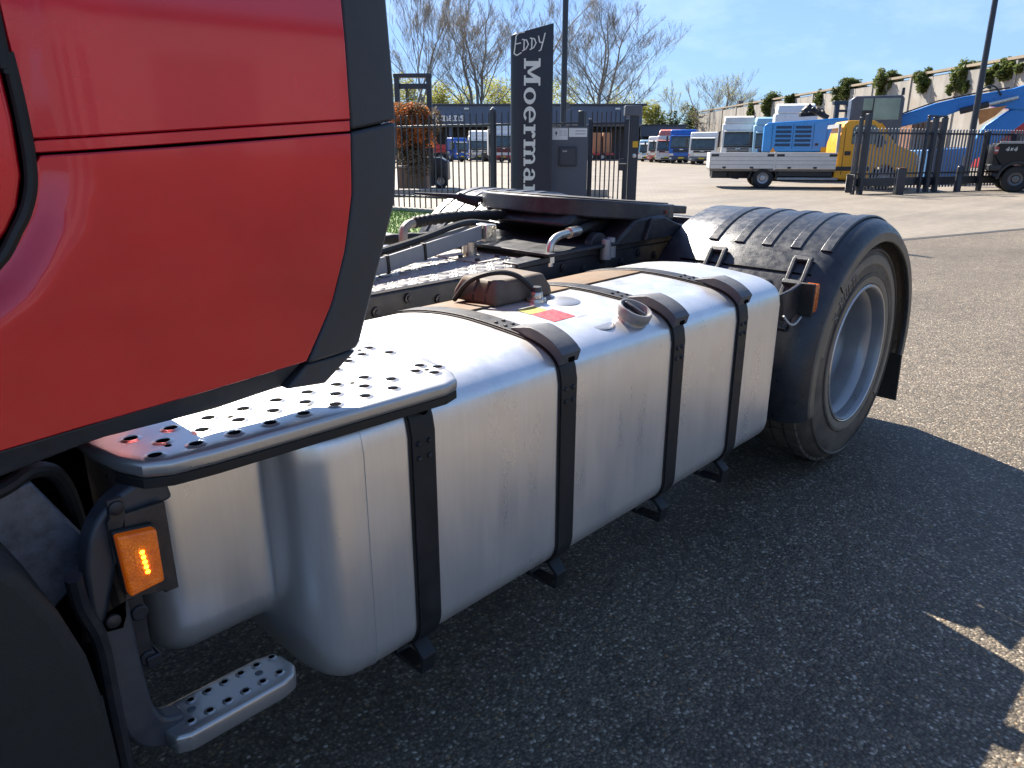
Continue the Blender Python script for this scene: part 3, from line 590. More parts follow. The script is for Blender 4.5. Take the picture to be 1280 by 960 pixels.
# raised lettering on the tyre wall
def sidewall_text(txt, r, a_start, size, parent):
    a = a_start
    for ch in txt:
        if ch == ' ': a -= size * .5 / r; continue
        c = bpy.data.curves.new('glyph', 'FONT'); c.body = ch; c.size = size; c.extrude = .0015; c.align_x = 'CENTER'
        o = bpy.data.objects.new('sidewall_letter', c); COL.objects.link(o); bpy.context.view_layer.update()
        me = bpy.data.meshes.new_from_object(o.evaluated_get(bpy.context.evaluated_depsgraph_get())); bpy.data.objects.remove(o)
        wd = max(v.co.x for v in me.vertices) - min(v.co.x for v in me.vertices)
        a -= (wd * .5 + .006) / r
        # letter plane is x-z, reading from outside (towards +y)
        m = M.Translation((WX - OFF['tractor_unit'].x, WY - .0035 - OFF['tractor_unit'].y, WZ)) @ M.Rotation(-(a - math.pi / 2), 4, 'Y') @ M.Translation((0, 0, r)) @ M.Rotation(math.pi / 2, 4, 'X') @ M.Scale(1.25, 4, (0, 1, 0))
        me.transform(m); me.materials.append(mat('tyre_lettering', (.24, .22, .19), .6))
        b = bpy.data.objects.new('sidewall_letter', me); COL.objects.link(b); b.parent = parent
        a -= (wd * .5 + .006) / r
sidewall_text('X MULTI', .385, math.radians(150), .05, W1)
W2 = wheel(TR, (WX, WY + .345, WZ), -1, False) if False else None
MB().lathe([(.30, 0), (.46, -.004), (.50, -.03), (.508, -.06), (.508, -.24), (.50, -.27), (.46, -.295), (.30, -.29)], (WX, WY + .345, WZ), (0, -1, 0), 48).build('inner_tyre', TYM, TR)
W3 = MB().lathe([(.30, 0), (.46, -.004), (.50, -.03), (.508, -.06), (.508, -.6), (.50, -.63), (.46, -.65), (.30, -.64)], (WX, 3.63, WZ), (0, 1, 0), 48).build('far_tyre', TYM, TR)
MB().cyl((WX, 1.3, WZ), (WX, 3.45, WZ), .09, 16).build('rear_axle', FRAMEM, TR)
# ---- rear mudguards
MGM = mat('mudguard_plastic', (.022, .026, .033), .36, 0, .2, 30, bump=.12, bscale=350, dust=(.12, .11, .095), dscale=9, damt=.3)
FR, FX, FZ, EX = .612, 3.45, .495, 1.045
def guard(y0, y1, lip, detail):
    out, inn = [], []
    A = np.linspace(196, -12, 44) if detail else np.linspace(180, 0, 30)
    rows = []
    for a in A:
        a = math.radians(float(a)); ca, sa = math.cos(a), math.sin(a)
        # outer edge rolls down into a broad lip
        prof = [(FR - .012, y1), (FR, y1 - lip * .02), (FR, (y0 + y1) / 2), (FR, y0 + lip * .11), (FR - .004, y0 + lip * .075), (FR - .014, y0 + lip * .045), (FR - .03, y0 + lip * .021), (FR - .05, y0 + lip * .006), (FR - .066, y0), (FR - .10, y0 - lip * .001), (FR - .102, y0 + lip * .012), (FR - .05, y0 + lip * .04), (FR - .016, y0 + lip * .09), (FR - .014, y1)]
        rows.append([(FX + EX * r * ca, y, FZ + r * sa) for r, y in prof])
    return MB().loft(rows).build('rear_mudguard', MGM, TR, ang=40)
G1 = guard(1.098, 1.92, 1, True)
LIPM = mat('groundlit_lip', (.13, .112, .09), .45, 0, .25, 12, dust=(.22, .19, .145), dscale=5, damt=.7)  # lip colour lightened to paint in the warm light off the ground
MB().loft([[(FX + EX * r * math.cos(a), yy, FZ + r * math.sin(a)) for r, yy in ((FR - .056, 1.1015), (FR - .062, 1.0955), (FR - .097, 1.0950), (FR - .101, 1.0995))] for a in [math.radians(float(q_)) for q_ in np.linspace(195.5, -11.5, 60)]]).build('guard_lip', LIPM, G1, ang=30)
for k in range(5):
    y = 1.70 - k * .127
    rb_ = MB(); rw = []
    for a in np.linspace(125, 20, 26):
        a = math.radians(float(a)); e_ = .006
        rw.append([(FX + EX * r * math.cos(a), yy, FZ + r * math.sin(a)) for r, yy in ((FR - .002, y - .026), (FR + e_, y - .021), (FR + e_, y + .021), (FR - .002, y + .026))])
    rb_.loft(rw).build('guard_rib', MGM, G1, bevel=.002)
sm = MB(); a = math.radians(137); d = V((EX * math.cos(a), 0, math.sin(a)))
sm.beam(V((FX, 1.20, FZ)) + d * (FR + .0012), V((FX, 1.80, FZ)) + d * (FR + .0012), .006, .004, d); sm.build('guard_seam', BLK, G1)
sm = MB(); sm.tube([V((FX, 1.0935, FZ)) + d * r for r in (FR - .06, FR - .08, FR - .1)], .002, 6); sm.build('lip_seam', BLK, G1)
for yc in (1.255, 1.635):
    LT = None
    a0, a1 = math.radians(159), math.radians(131)
    def fp(a, y, r): return V((FX + EX * (FR + r) * math.cos(a), y, FZ + (FR + r) * math.sin(a)))
    lt = MB()
    for yy in (yc - .032, yc + .032): lt.beam(fp(a0, yy, .012), fp(a1, yy, .012), .018, .024, (-1, 0, 1))
    for t in (0, .33, .62, 1): aa = a0 + (a1 - a0) * t; lt.beam(fp(aa, yc - .04, .011), fp(aa, yc + .04, .011), .022, .02, (-1, 0, 1))
    LT = lt.build('guard_latch', PLAST, G1, bevel=.004)
    pl = MB(); pl.add([fp(aa, yy, .002) for aa, yy in ((a0, yc - .045), (a0, yc + .045), (a1, yc + .045), (a1, yc - .045))], [(0, 1, 2, 3)]); pl.build('latch_recess', BLK, G1)
# rear marker lamp on its bracket beside the tank end
RL = MB().box(2.885, 2.925, 1.135, 1.185, .785, .895).build('rear_marker_lamp', AMBER2, TR, bevel=.004)
MB().box(2.872, 2.886, 1.135, 1.195, .775, .90).build('lamp_housing', DKPL, RL, bevel=.003)
MB().prism([(2.72, .83), (2.70, .88), (2.79, .885), (2.87, .90), (2.87, .78), (2.80, .76), (2.74, .77)], 'y', 1.185, 1.2).build('lamp_arm', FRAMEM, RL, bevel=.004)
MB().tube(smooth_path([(2.70, 1.17, .80), (2.74, 1.16, .765), (2.79, 1.16, .755), (2.85, 1.165, .77)], 6), .004, 8).build('lamp_wire', mat('wire_white', (.5, .5, .48), .5), RL)
# mud flap
MB().prism([(4.075, .75), (4.12, .45), (4.165, .085), (4.18, .08), (4.14, .45), (4.095, .75)], 'y', 1.135, 1.75).build('mud_flap', DKPL, TR, bevel=.004)
G2 = guard(3.66, 2.97, -1, False)
for k in range(5):
    y = 3.06 + k * .127; rw = []
    for a in np.linspace(160, 20, 24):
        a = math.radians(float(a)); rw.append([(FX + EX * r * math.cos(a), yy, FZ + r * math.sin(a)) for r, yy in ((FR - .002, y - .034), (FR + .006, y - .027), (FR + .006, y + .027), (FR - .002, y + .034))])
    MB().loft(rw).build('guard_rib', MGM, G2, bevel=.002)
# ================================================================== GROUND
def asphalt():
    m = bpy.data.materials.new('asphalt'); m.use_nodes = True; t = m.node_tree; b = t.nodes['Principled BSDF']; l = t.links.new
    tc = t.nodes.new('ShaderNodeTexCoord')
    def vor(sc, feat='F1', out='Color'):
        v = t.nodes.new('ShaderNodeTexVoronoi'); v.inputs['Scale'].default_value = sc; v.feature = feat; l(tc.outputs['Object'], v.inputs['Vector']); return v
    def noi(sc, det=5, ro=.6):
        n = t.nodes.new('ShaderNodeTexNoise'); n.inputs['Scale'].default_value = sc; n.inputs['Detail'].default_value = det; n.inputs['Roughness'].default_value = ro; l(tc.outputs['Object'], n.inputs['Vector']); return n
    v = vor(108); sep = t.nodes.new('ShaderNodeSeparateColor'); l(v.outputs['Color'], sep.inputs[0])
    r = t.nodes.new('ShaderNodeValToRGB'); cr = r.color_ramp; cr.interpolation = 'CONSTANT'
    cr.elements[0].color = (.105, .094, .078, 1); cr.elements[1].position = .985; cr.elements[1].color = (.48, .45, .40, 1)
    for p, c in ((.35, (.13, .115, .094, 1)), (.6, (.165, .146, .118, 1)), (.8, (.23, .20, .16, 1)), (.90, (.33, .30, .25, 1)), (.945, (.28, .19, .11, 1)), (.96, (.36, .335, .295, 1))):
        e = cr.elements.new(p); e.color = c
    l(sep.outputs[0], r.inputs[0])
    # the pits between the stones are darker bitumen
    rr = t.nodes.new('ShaderNodeMapRange'); rr.inputs[1].default_value = .15; rr.inputs[2].default_value = .75; rr.inputs[3].default_value = 1.05; rr.inputs[4].default_value = .55; l(v.outputs['Distance'], rr.inputs[0])
    n = noi(.6); r2 = t.nodes.new('ShaderNodeMapRange'); r2.inputs[1].default_value = .3; r2.inputs[2].default_value = .7; r2.inputs[3].default_value = .74; r2.inputs[4].default_value = 1.2; l(n.outputs['Fac'], r2.inputs[0])
    n4 = noi(9); r4 = t.nodes.new('ShaderNodeMapRange'); r4.inputs[1].default_value = .3; r4.inputs[2].default_value = .7; r4.inputs[3].default_value = .85; r4.inputs[4].default_value = 1.15; l(n4.outputs['Fac'], r4.inputs[0])
    mu = t.nodes.new('ShaderNodeMath'); mu.operation = 'MULTIPLY'; l(rr.outputs[0], mu.inputs[0]); l(r2.outputs[0], mu.inputs[1])
    mu2 = t.nodes.new('ShaderNodeMath'); mu2.operation = 'MULTIPLY'; l(mu.outputs[0], mu2.inputs[0]); l(r4.outputs[0], mu2.inputs[1])
    n5 = noi(1.7, 8, .72); r5 = t.nodes.new('ShaderNodeMapRange'); r5.inputs[1].default_value = .58; r5.inputs[2].default_value = .70; r5.inputs[3].default_value = 1; r5.inputs[4].default_value = .62; l(n5.outputs['Fac'], r5.inputs[0])
    mu3 = t.nodes.new('ShaderNodeMath'); mu3.operation = 'MULTIPLY'; l(mu2.outputs[0], mu3.inputs[0]); l(r5.outputs[0], mu3.inputs[1]); mu2 = mu3
    wt = t.nodes.new('ShaderNodeVectorMath'); wt.operation = 'MULTIPLY'; wt.inputs[1].default_value = (1.24, 1.15, 1.02); l(r.outputs[0], wt.inputs[0])
    k = t.nodes.new('ShaderNodeVectorMath'); k.operation = 'SCALE'; l(wt.outputs[0], k.inputs[0]); l(mu2.outputs[0], k.inputs['Scale']); l(k.outputs[0], b.inputs['Base Color'])
    b.inputs['Roughness'].default_value = .6; b.inputs['Specular IOR Level'].default_value = .3
    bp = t.nodes.new('ShaderNodeBump'); bp.inputs['Strength'].default_value = .8; bp.inputs['Distance'].default_value = .006; bp.invert = True; l(v.outputs['Distance'], bp.inputs['Height']); l(bp.outputs[0], b.inputs['Normal'])
    return m
def paving():
    m = bpy.data.materials.new('brick_paving'); m.use_nodes = True; t = m.node_tree; b = t.nodes['Principled BSDF']; l = t.links.new
    tc = t.nodes.new('ShaderNodeTexCoord'); mp = t.nodes.new('ShaderNodeMapping'); mp.inputs['Rotation'].default_value = (0, 0, .18); l(tc.outputs['Object'], mp.inputs[0])
    br = t.nodes.new('ShaderNodeTexBrick'); br.inputs['Scale'].default_value = 1; br.inputs['Brick Width'].default_value = .22; br.inputs['Row Height'].default_value = .11; br.inputs['Mortar Size'].default_value = .006
    br.inputs['Color1'].default_value = (.25, .212, .162, 1); br.inputs['Color2'].default_value = (.21, .18, .14, 1); br.inputs['Mortar'].default_value = (.14, .12, .10, 1); l(mp.outputs[0], br.inputs['Vector'])
    def noi(sc, st, a, c):
        q = t.nodes.new('ShaderNodeMapping'); q.inputs['Scale'].default_value = st; q.inputs['Rotation'].default_value = (0, 0, .55); l(tc.outputs['Object'], q.inputs[0])
        n = t.nodes.new('ShaderNodeTexNoise'); n.inputs['Scale'].default_value = sc; n.inputs['Detail'].default_value = 6; l(q.outputs[0], n.inputs['Vector'])
        r = t.nodes.new('ShaderNodeMapRange'); r.inputs[1].default_value = .3; r.inputs[2].default_value = .7; r.inputs[3].default_value = a; r.inputs[4].default_value = c; l(n.outputs['Fac'], r.inputs[0]); return r
    a = noi(.35, (1, 1, 1), .82, 1.12); c = noi(1.0, (.12, 1.6, 1), .86, 1.12)
    mu = t.nodes.new('ShaderNodeMath'); mu.operation = 'MULTIPLY'; l(a.outputs[0], mu.inputs[0]); l(c.outputs[0], mu.inputs[1])
    k = t.nodes.new('ShaderNodeVectorMath'); k.operation = 'SCALE'; l(br.outputs['Color'], k.inputs[0]); l(mu.outputs[0], k.inputs['Scale']); l(k.outputs[0], b.inputs['Base Color'])
    b.inputs['Roughness'].default_value = .65; b.inputs['Specular IOR Level'].default_value = .35
    bp = t.nodes.new('ShaderNodeBump'); bp.inputs['Strength'].default_value = .4; bp.inputs['Distance'].default_value = .01; bp.invert = True; l(br.outputs['Fac'], bp.inputs['Height']); l(bp.outputs[0], b.inputs['Normal'])
    return m
tag(MB().quad((-900, -900, 0), (900, -900, 0), (900, 900, 0), (-900, 900, 0)).build('asphalt_yard', asphalt()), kind='structure')
def gp(u, v, z=0):                 # ground (or level z) point seen at a pixel
    d = CM.to_3x3() @ V(((u - 640) / FPX, -(v - 480) / FPX, -1)); t = (z - CAM_H) / d.z; p = CM.translation + d * t; return V((p.x, p.y, z))
PAV = paving()
# drain channel where the asphalt of the parking bay meets the brick yard
a, b = gp(1140, 299), gp(1285, 286); dv = (b - a).normalized(); nv = V((-dv.y, dv.x, 0))
if nv.dot(FWD) < 0: nv = -nv
P0, P1 = a - dv * 60, b + dv * 80
tag(MB().quad(P0 + nv * .08 + V((0, 0, .004)), P1 + nv * .08 + V((0, 0, .004)), P1 + nv * 300 + V((0, 0, .004)), P0 + nv * 300 + V((0, 0, .004))).build('brick_paving', PAV), kind='structure')
DC = MB(); DC.beam(a - dv * 12 - V((0, 0, .02)), b + dv * 14 - V((0, 0, .02)), .11, .05)
tag(DC.build('drain_channel', mat('drain_iron', (.05, .05, .05), .7, .2, .3, 8)), 'dark narrow drain channel let into the yard behind the rear wheel', 'drain', kind=None)
# lawn patch beyond the tractor
LA = [gp(455, 262), gp(566, 262), gp(600, 276), gp(600, 330), gp(430, 330)]
LA = [p + V((0, 0, .008)) for p in LA]
GRS = mat('lawn_soil', (.10, .17, .02), .8, 0, .35, 4)
tag(MB().add(LA, [(0, 1, 2, 3, 4)]).build('lawn', GRS), kind='structure')
rnd = random.Random(3); g = MB(); mn = V((min(p.x for p in LA), min(p.y for p in LA))); mx_ = V((max(p.x for p in LA), max(p.y for p in LA)))
def inside(x, y, P):
    c = False; j = len(P) - 1
    for i in range(len(P)):
        if (P[i].y > y) != (P[j].y > y) and x < (P[j].x - P[i].x) * (y - P[i].y) / (P[j].y - P[i].y) + P[i].x: c = not c
        j = i
    return c
k = 0
while k < 9000:
    x, y = rnd.uniform(mn.x, mx_.x), rnd.uniform(mn.y, mx_.y)
    if not inside(x, y, LA): continue
    k += 1; a = rnd.uniform(0, 6.28); h = rnd.uniform(.03, .08); w_ = .008; dx, dy = math.cos(a) * w_, math.sin(a) * w_; l1, l2 = rnd.uniform(-.03, .03), rnd.uniform(-.03, .03)
    g.add([(x - dx, y - dy, .008), (x + dx, y + dy, .008), (x + l1, y + l2, h)], [(0, 1, 2)])
tag(g.build('grass', mat('grass_blades', (.13, .24, .025), .5, 0, .4, 2), nofix=True), kind='stuff')
# ------------------------------------------------------------------ common builders
NAVY = mat('navy_cladding', (.085, .12, .185), .5, .1, .08, .6, stretch=(1, 1, .2)); DARKM = mat('dark_fence_paint', (.030, .036, .048), .42, .1, .15, 6); GATEM = mat('gate_paint', (.15, .165, .19), .42, .1, .15, 4)
GLASS = mat('window_glass', (.05, .075, .085), .07, 0, .3, 2, spec=.9); CHR = mat('lamp_glass', (.6, .6, .6), .15, .4, .1); TYB = mat('vehicle_tyre', (.018, .018, .018), .7); SIL = mat('wheel_silver', (.4, .4, .41), .35, .6)
WHITE = mat('white_paint', (.74, .74, .72), .35, 0, .06, 3); CREAM = mat('cream_paint', (.66, .62, .55), .4, 0, .08, 3); SBLUE = mat('strong_blue', (.015, .10, .42), .32, 0, .08, 3); LBLUE = mat('sky_blue_paint', (.03, .27, .70), .34, 0, .08, 2)
PALEB = mat('pale_blue_paint', (.28, .48, .62), .35, 0, .08); TRED = mat('truck_red', (.45, .03, .03), .35, 0, .1); PINK = mat('faded_red', (.55, .16, .13), .45, 0, .12); YEL = mat('amber_yellow', (.78, .36, .015), .35, 0, .07, 3)
mat('cap_zinc', (.3, .3, .3), .4, .5); mat('grey_box', (.10, .11, .13), .45); mat('concrete_kerb', (.30, .28, .25), .85, 0, .15, 8); mat('flood_grey', (.12, .12, .12), .5); mat('roof_dark', (.05, .06, .075), .6)
CHAR = mat('charcoal', (.02, .022, .026), .5, 0, .2); ORNG = mat('machine_orange', (.55, .24, .07), .45, 0, .15); BRN = mat('brown_steel', (.28, .13, .06), .6, 0, .25, 3); LTG = mat('light_grey', (.34, .345, .35), .5)
def turned(u0, D0, yaw, um):       # things standing square to their own line of sight: column -> length, row -> height
    c, s_ = math.cos(math.radians(yaw)), math.sin(math.radians(yaw)); k0 = (u0 - 640) * CT / FPX
    fx = lambda u: ((u - 640) * CT / FPX - k0) * D0 / (c - (u - 640) * CT / FPX * s_); Dm = D0 + fx(um) * s_
    return fx, (lambda v: zat(v, Dm)), FACE + math.radians(yaw)
def place(t, u, D, yaw=0): t.location = at(u, D); t.rotation_euler = (0, 0, FACE + math.radians(yaw)); return t
def disc_wheel(par, c, r, w_, name='wheel', ax=(1, 0, 0), rim=SIL, tw=False):
    c = V(c); ax = V(ax)
    o = MB().lathe([(r * .58, w_ * .5), (r * .9, w_ * .5), (r, w_ * .36), (r, -w_ * .36), (r * .9, -w_ * .5), (r * .58, -w_ * .5)], c, ax, 26).build(name, TYB, par)
    MB().lathe([(r * .6, w_ * .44), (r * .55, w_ * .47), (r * .5, w_ * .30), (r * .34, w_ * .24), (r * .26, w_ * .42), (r * .12, w_ * .44), (0, w_ * .44)], c, ax, 22).build('rim', rim, o)
    MB().lathe([(r * .6, -w_ * .44), (r * .55, -w_ * .47), (r * .5, -w_ * .30), (r * .34, -w_ * .24), (r * .26, -w_ * .42), (0, -w_ * .44)], c, ax, 22).build('rim', rim, o)
    return o
# ------------------------------------------------------------------ fence, gate and posts left of the sign
FZR = 1.865
def bar_fence(name, label, cat, pts, n, zt, zb, rails, posts, post_r, post_h, bar_w=.022, parent=None, group=None, posttop=True, BM_=None):
    a, b = V(pts[0]), V(pts[1]); d = (b - a); L_ = d.length; d.normalize()
    t = thing(name, label, cat, a, math.atan2(d.y, d.x), group); proto = None
    for i in range(n):
        x = L_ * (i + .5) / n
        if proto is None: m_ = MB(); m_.box(-bar_w / 2, bar_w / 2, -bar_w / 2, bar_w / 2, zb, zt - .03); m_.loft([[(-bar_w / 2, -bar_w / 2, zt - .03), (bar_w / 2, -bar_w / 2, zt - .03), (bar_w / 2, bar_w / 2, zt - .03), (-bar_w / 2, bar_w / 2, zt - .03)], [(-.003, -.003, zt), (.003, -.003, zt), (.003, .003, zt), (-.003, .003, zt)]]); proto = m_.build('bar', BM_ or DARKM, t); proto.location.x = x
        else: share(proto, t, mtx=M.Translation((x, 0, 0)))
    for z, h, dp in rails: MB().box(0, L_, -dp / 2, dp / 2, z - h / 2, z + h / 2).build('rail', DARKM, t, bevel=.006)
    for x, r, h in posts:
        m_ = MB().box(x - r, x + r, -r, r, 0, h); p = m_.build('post', DARKM, t, bevel=.01)
        if posttop: MB().box(x - r * .9, x + r * .9, -r * .9, r * .9, h + .003, h + .03).build('post_cap', mat('cap_zinc', (.3, .3, .3), .4, .5), p, bevel=.008)
    return t, L_, d
A_, B_ = at(430, 19.0), at(727, 15.2)
LF, L_, _ = bar_fence('bar_fence', 'dark steel bar fence running behind the tall sign to the gate', 'fence', (A_, B_), 40, FZR + .25, .10, ((FZR, .045, .035), (.35, .045, .035)), (), 0, 0)
for u, D_ in ((620, 16.5),):
    q = (at(u, D_) - A_).length; MB().box(q - .055, q + .055, -.05, .05, 0, FZR + .3).build('post', DARKM, LF, bevel=.012)
    MB().lathe([(0, .05), (.03, .04), (.055, 0)], (q, 0, FZR + .3), (0, 0, 1), 12).build('post_cap', mat('cap_zinc', 0), LF)
MB().box(L_ - .06, L_ + .06, -.06, .06, 0, FZR + .22).build('post', DARKM, LF, bevel=.012)
for k in range(7): s_ = L_ / 7; MB().box(k * s_ + .004, (k + 1) * s_ - .004, -.1, .1, 0, .09).build('kerb_stone', mat('concrete_kerb', (.30, .28, .25), .85, 0, .15, 8), LF, bevel=.01)
GA, GB = at(737, 15.0), at(783, 14.8)
SG, L_, _ = bar_fence('yard_gate', 'narrow dark bar gate between the sign cabinet and its thick post', 'gate', (GA, GB), 8, FZR + .2, .12, ((FZR - .02, .05, .04), (.30, .06, .04), (1.05, .0, .0))[:2], ((-.0, .03, FZR + .05), (.0 + (GB - GA).length, .03, FZR + .05)), 0, 0)
MB().box(L_ - .12, L_ - .02, -.05, .05, 1.0, 1.22).build('lock_box', DARKM, SG, bevel=.01); MB().tube([(L_ - .1, -.05, 1.13), (L_ - .1, -.1, 1.13), (L_ + .03, -.1, 1.13)], .01, 8).build('handle', ZINC, SG)
GPp = thing('gate_post', 'thick dark gate post with a lamp box and yellow sticker', 'post', at(791, 14.9), FACE)
MB().box(-.09, .09, -.09, .09, 0, 2.12).build('post', DARKM, GPp, bevel=.012)
MB().box(-.19, .12, -.11, .08, 1.98, 2.16).build('lamp_box', mat('grey_box', (.10, .11, .13), .45), GPp, bevel=.015)
MB().box(-.02, .08, -.098, -.0915, 1.42, 1.53).build('yellow_sticker', mat('sticker_amber', (.75, .42, .02), .5), GPp); MB().lathe([(0, .012), (.03, .01), (.04, 0)], (.02, -.0905, 1.27), (0, -1, 0), 16).build('reflector', CHR, GPp)
# ------------------------------------------------------------------ the tall company sign, lettering built as raised pieces
sg_ = thing('sign_pylon', 'tall navy company sign with white vertical lettering behind the coupling plate', 'sign', at(664, 14.2), FACE)
SW = .37; cs = [(-SW + .2 * (1 - math.cos(math.pi / 2 * k / 8)), -.01 - .12 * math.sin(math.pi / 2 * k / 8)) for k in range(9)] + [(.0, -.133), (.2, -.133), (SW - .03, -.128), (SW, -.10)]
prof = cs + [(SW, .08), (-SW, .08)]
zl, zr = zat(45, 14.2), zat(30, 14.2)
sgm = MB(); ring0 = [(x, y, 0) for x, y in prof]; ring1 = [(x, y, zl + (zr - zl) * (x + SW) / (2 * SW)) for x, y in prof]; sgm.loft([ring0, ring1])
sgm.build('panel', mat('sign_navy', (.018, .023, .036), .38, .1, .1, 3), sg_, bevel=.006, ang=30)
def face_y(x): return float(np.interp(x, [p[0] for p in cs], [p[1] for p in cs]))
LETW = mat('letter_white', (.72, .72, .69), .45, 0, .05)
def letters_on(parent, glyphs, fn, name='letter', m=LETW, th=.006, grow=.0004):
    for gl in glyphs:
        b = MB(); i_ = 0
        for p in gl:
            i_ += 1
            fr_ = [fn(x, y, th + grow * i_) for x, y in p]; bk_ = [fn(x, y, -.002) for x, y in p]; n = len(p)
            b.add(fr_ + bk_, [tuple(range(n)), tuple(range(2 * n - 1, n - 1, -1))] + [(k, (k + 1) % n, (k + 1) % n + n, k + n) for k in range(n)])
        b.build(name, m, parent, ang=20)
gl, wd = word('Moermans', .285, .07)
ztop = zat(74, 14.2); xb = -.138; K = (ztop - .22) / wd           # reads downwards, caps to the right
letters_on(sg_, gl, lambda x, y, o: (xb + y, face_y(xb + y) - o, ztop - x * K))
def stroke(pts, w_):
    q = []
    for a, b in zip(pts, pts[1:]):
        a, b = V(a), V(b); n = V((-(b - a).y, (b - a).x)).normalized() * w_ / 2; e = (b - a).normalized() * w_ * .3
        q.append([tuple(a - n - e), tuple(b - n + e), tuple(b + n + e), tuple(a + n - e)])
    return q
ey, E0 = zat(70, 14.2), -.31
script = [
 [[(.17, .40), (.08, .40), (.035, .35), (.02, .2), (0, .03), (.05, -.01), (.12, .03)], [(.025, .2), (.11, .21)]],
 [[(.17, .26), (.165, .07)], [(.14, .27), (.21, .25), (.24, .17), (.20, .09), (.14, .06)]],
 [[(.30, .27), (.295, .08)], [(.27, .28), (.34, .26), (.37, .18), (.33, .10), (.27, .07)]],
 [[(.41, .30), (.43, .19), (.47, .17), (.49, .20)], [(.52, .34), (.485, .18), (.45, .04), (.42, .03)]]]
letters_on(sg_, [sum([stroke(s_, .020) for s_ in L2], []) for L2 in script], lambda x, y, o: (E0 + x * 1.02, face_y(E0 + x * 1.02) - o, ey + y * .86 + x * .10), th=.014)
# access cabinet
kb = thing('access_cabinet', 'dark grey access cabinet with two white notices beside the sign', 'cabinet', at(711.5, 14.5), FACE)
kz = zat(159, 14.5); MB().box(-.33, .33, -.12, .25, 0, kz).build('housing', mat('cabinet_grey', (.085, .096, .12), .42, .1, .06, 2), kb, bevel=.008)
MB().box(-.20, .13, -.16, -.1215, kz - .68, kz - .34).build('intercom_box', mat('intercom_dark', (.03, .035, .045), .4), kb, bevel=.012); MB().box(-.165, .095, -.166, -.1605, kz - .65, kz - .37).build('intercom_flap', mat('intercom_flap', (.04, .047, .06), .35), kb, bevel=.004); MB().box(-.13, -.05, -.17, -.1665, kz - .43, kz - .405).build('intercom_label', LTG, kb)
n1 = MB().box(-.32, -.04, -.127, -.1205, kz - .22, kz - .02).build('notice', WHITE, kb); n2 = MB().box(-.02, .31, -.127, -.1205, kz - .17, kz - .02).build('notice', WHITE, kb)
MB().prism([(-.27, kz - .10), (-.25, kz - .07), (-.23, kz - .10), (-.25, kz - .15)], 'y', -.129, -.1275).build('pictogram', CHAR, n1)
for i in range(2):
    for j in range(3): MB().box(-.20 + i * .08, -.14 + i * .08, -.1285, -.1275, kz - .075 - j * .035, kz - .066 - j * .035).build('print_line', LTG, n1)
    MB().box(.10, .28, -.1285, -.1275, kz - .075 - i * .05, kz - .06 - i * .05).build('print_line', LTG, n2)
def lamp_post(label, u, D, h, r0, r1, head=True, flood=False, yaw=0):
    t = thing('lamp_post', label, 'lamp post', at(u, D), FACE + math.radians(yaw)); MB().cyl((0, 0, 0), (0, 0, h), r0, 14, r1).build('pole', DARKM, t)
    MB().cyl((0, 0, 0), (0, 0, 1.1), r0 * 1.25, 14).build('base_sleeve', DARKM, t)
    if flood:
        MB().box(-.32, .28, -.2, .14, h - .05, h + .75).build('floodlight', mat('flood_grey', (.12, .12, .12), .5), t, bevel=.04)
    elif head:
        MB().tube([(0, 0, h), (-.3, 0, h + .12), (-.9, 0, h + .14)], r1 * .8, 8).build('arm', DARKM, t); MB().prism([(-.8, h + .08), (-.8, h + .2), (-1.5, h + .22), (-1.55, h + .12)], 'y', -.14, .14).build('lamp_head', mat('flood_grey', 0), t, bevel=.02)
    return t
lp0 = lamp_post('tall dark lamp post rising straight behind the access cabinet', 703.5, 19, 8.5, .075, .06, head=False)
MB().box(.05, .14, -.06, .06, zat(137, 19), zat(128, 19)).build('junction_box', mat('grey_box', 0), lp0)
lamp_post('tall dark lamp post standing in front of the blue excavator boom', 1212, 30, 9.5, .12, .085)
lamp_post('square floodlight on a slim mast above the blue machine housing', 1067, 66, zat(118, 66), .09, .07, flood=True)
lamp_post('far floodlight on a thin pole over the parked white trucks', 921, 96, zat(134, 96), .10, .08, flood=True)
# ------------------------------------------------------------------ planter, bush, forklift behind the fence
pt = thing('planter_box', 'weathered wooden planter box under the round orange bush', 'planter', at(516, 26), FACE)
for k in range(6): w_ = .96 / 6; MB().box(-.48 + k * w_ + .004, -.48 + (k + 1) * w_ - .004, -.46, .46, 0, zat(207, 26) - .06 + .004 * (k % 3)).build('board', mat('planter_wood', (.16, .105, .07), .8, 0, .3, 8, stretch=(1, 1, .2)), pt, bevel=.006)
MB().box(-.5, .5, -.48, .48, zat(207, 26) - .055, zat(207, 26)).build('rim', mat('planter_rim', (.25, .22, .2), .7), pt, bevel=.01)
def leaf_cloud(fn, n, size, rnd, flat=.5):
    b = MB()
    for _ in range(n):
        p = fn(rnd)
        if p is None: continue
        a = V((rnd.gauss(0, 1), rnd.gauss(0, 1), rnd.gauss(0, flat))).normalized(); c = V((rnd.gauss(0, 1), rnd.gauss(0, 1), rnd.gauss(0, 1))); c = (c - a * c.dot(a)).normalized(); s_ = size * rnd.uniform(.6, 1.4)
        b.add([p - a * s_, p + c * s_ * .45, p + a * s_, p - c * s_ * .45], [(0, 1, 2, 3)])
    return b
def lumps(rnd, n, rx, ry, rz, cz): return [(V((rnd.gauss(0, .45) * rx, rnd.gauss(0, .45) * ry, cz + rnd.uniform(-.75, .8) * rz)), rnd.uniform(.28, .55)) for _ in range(n)]
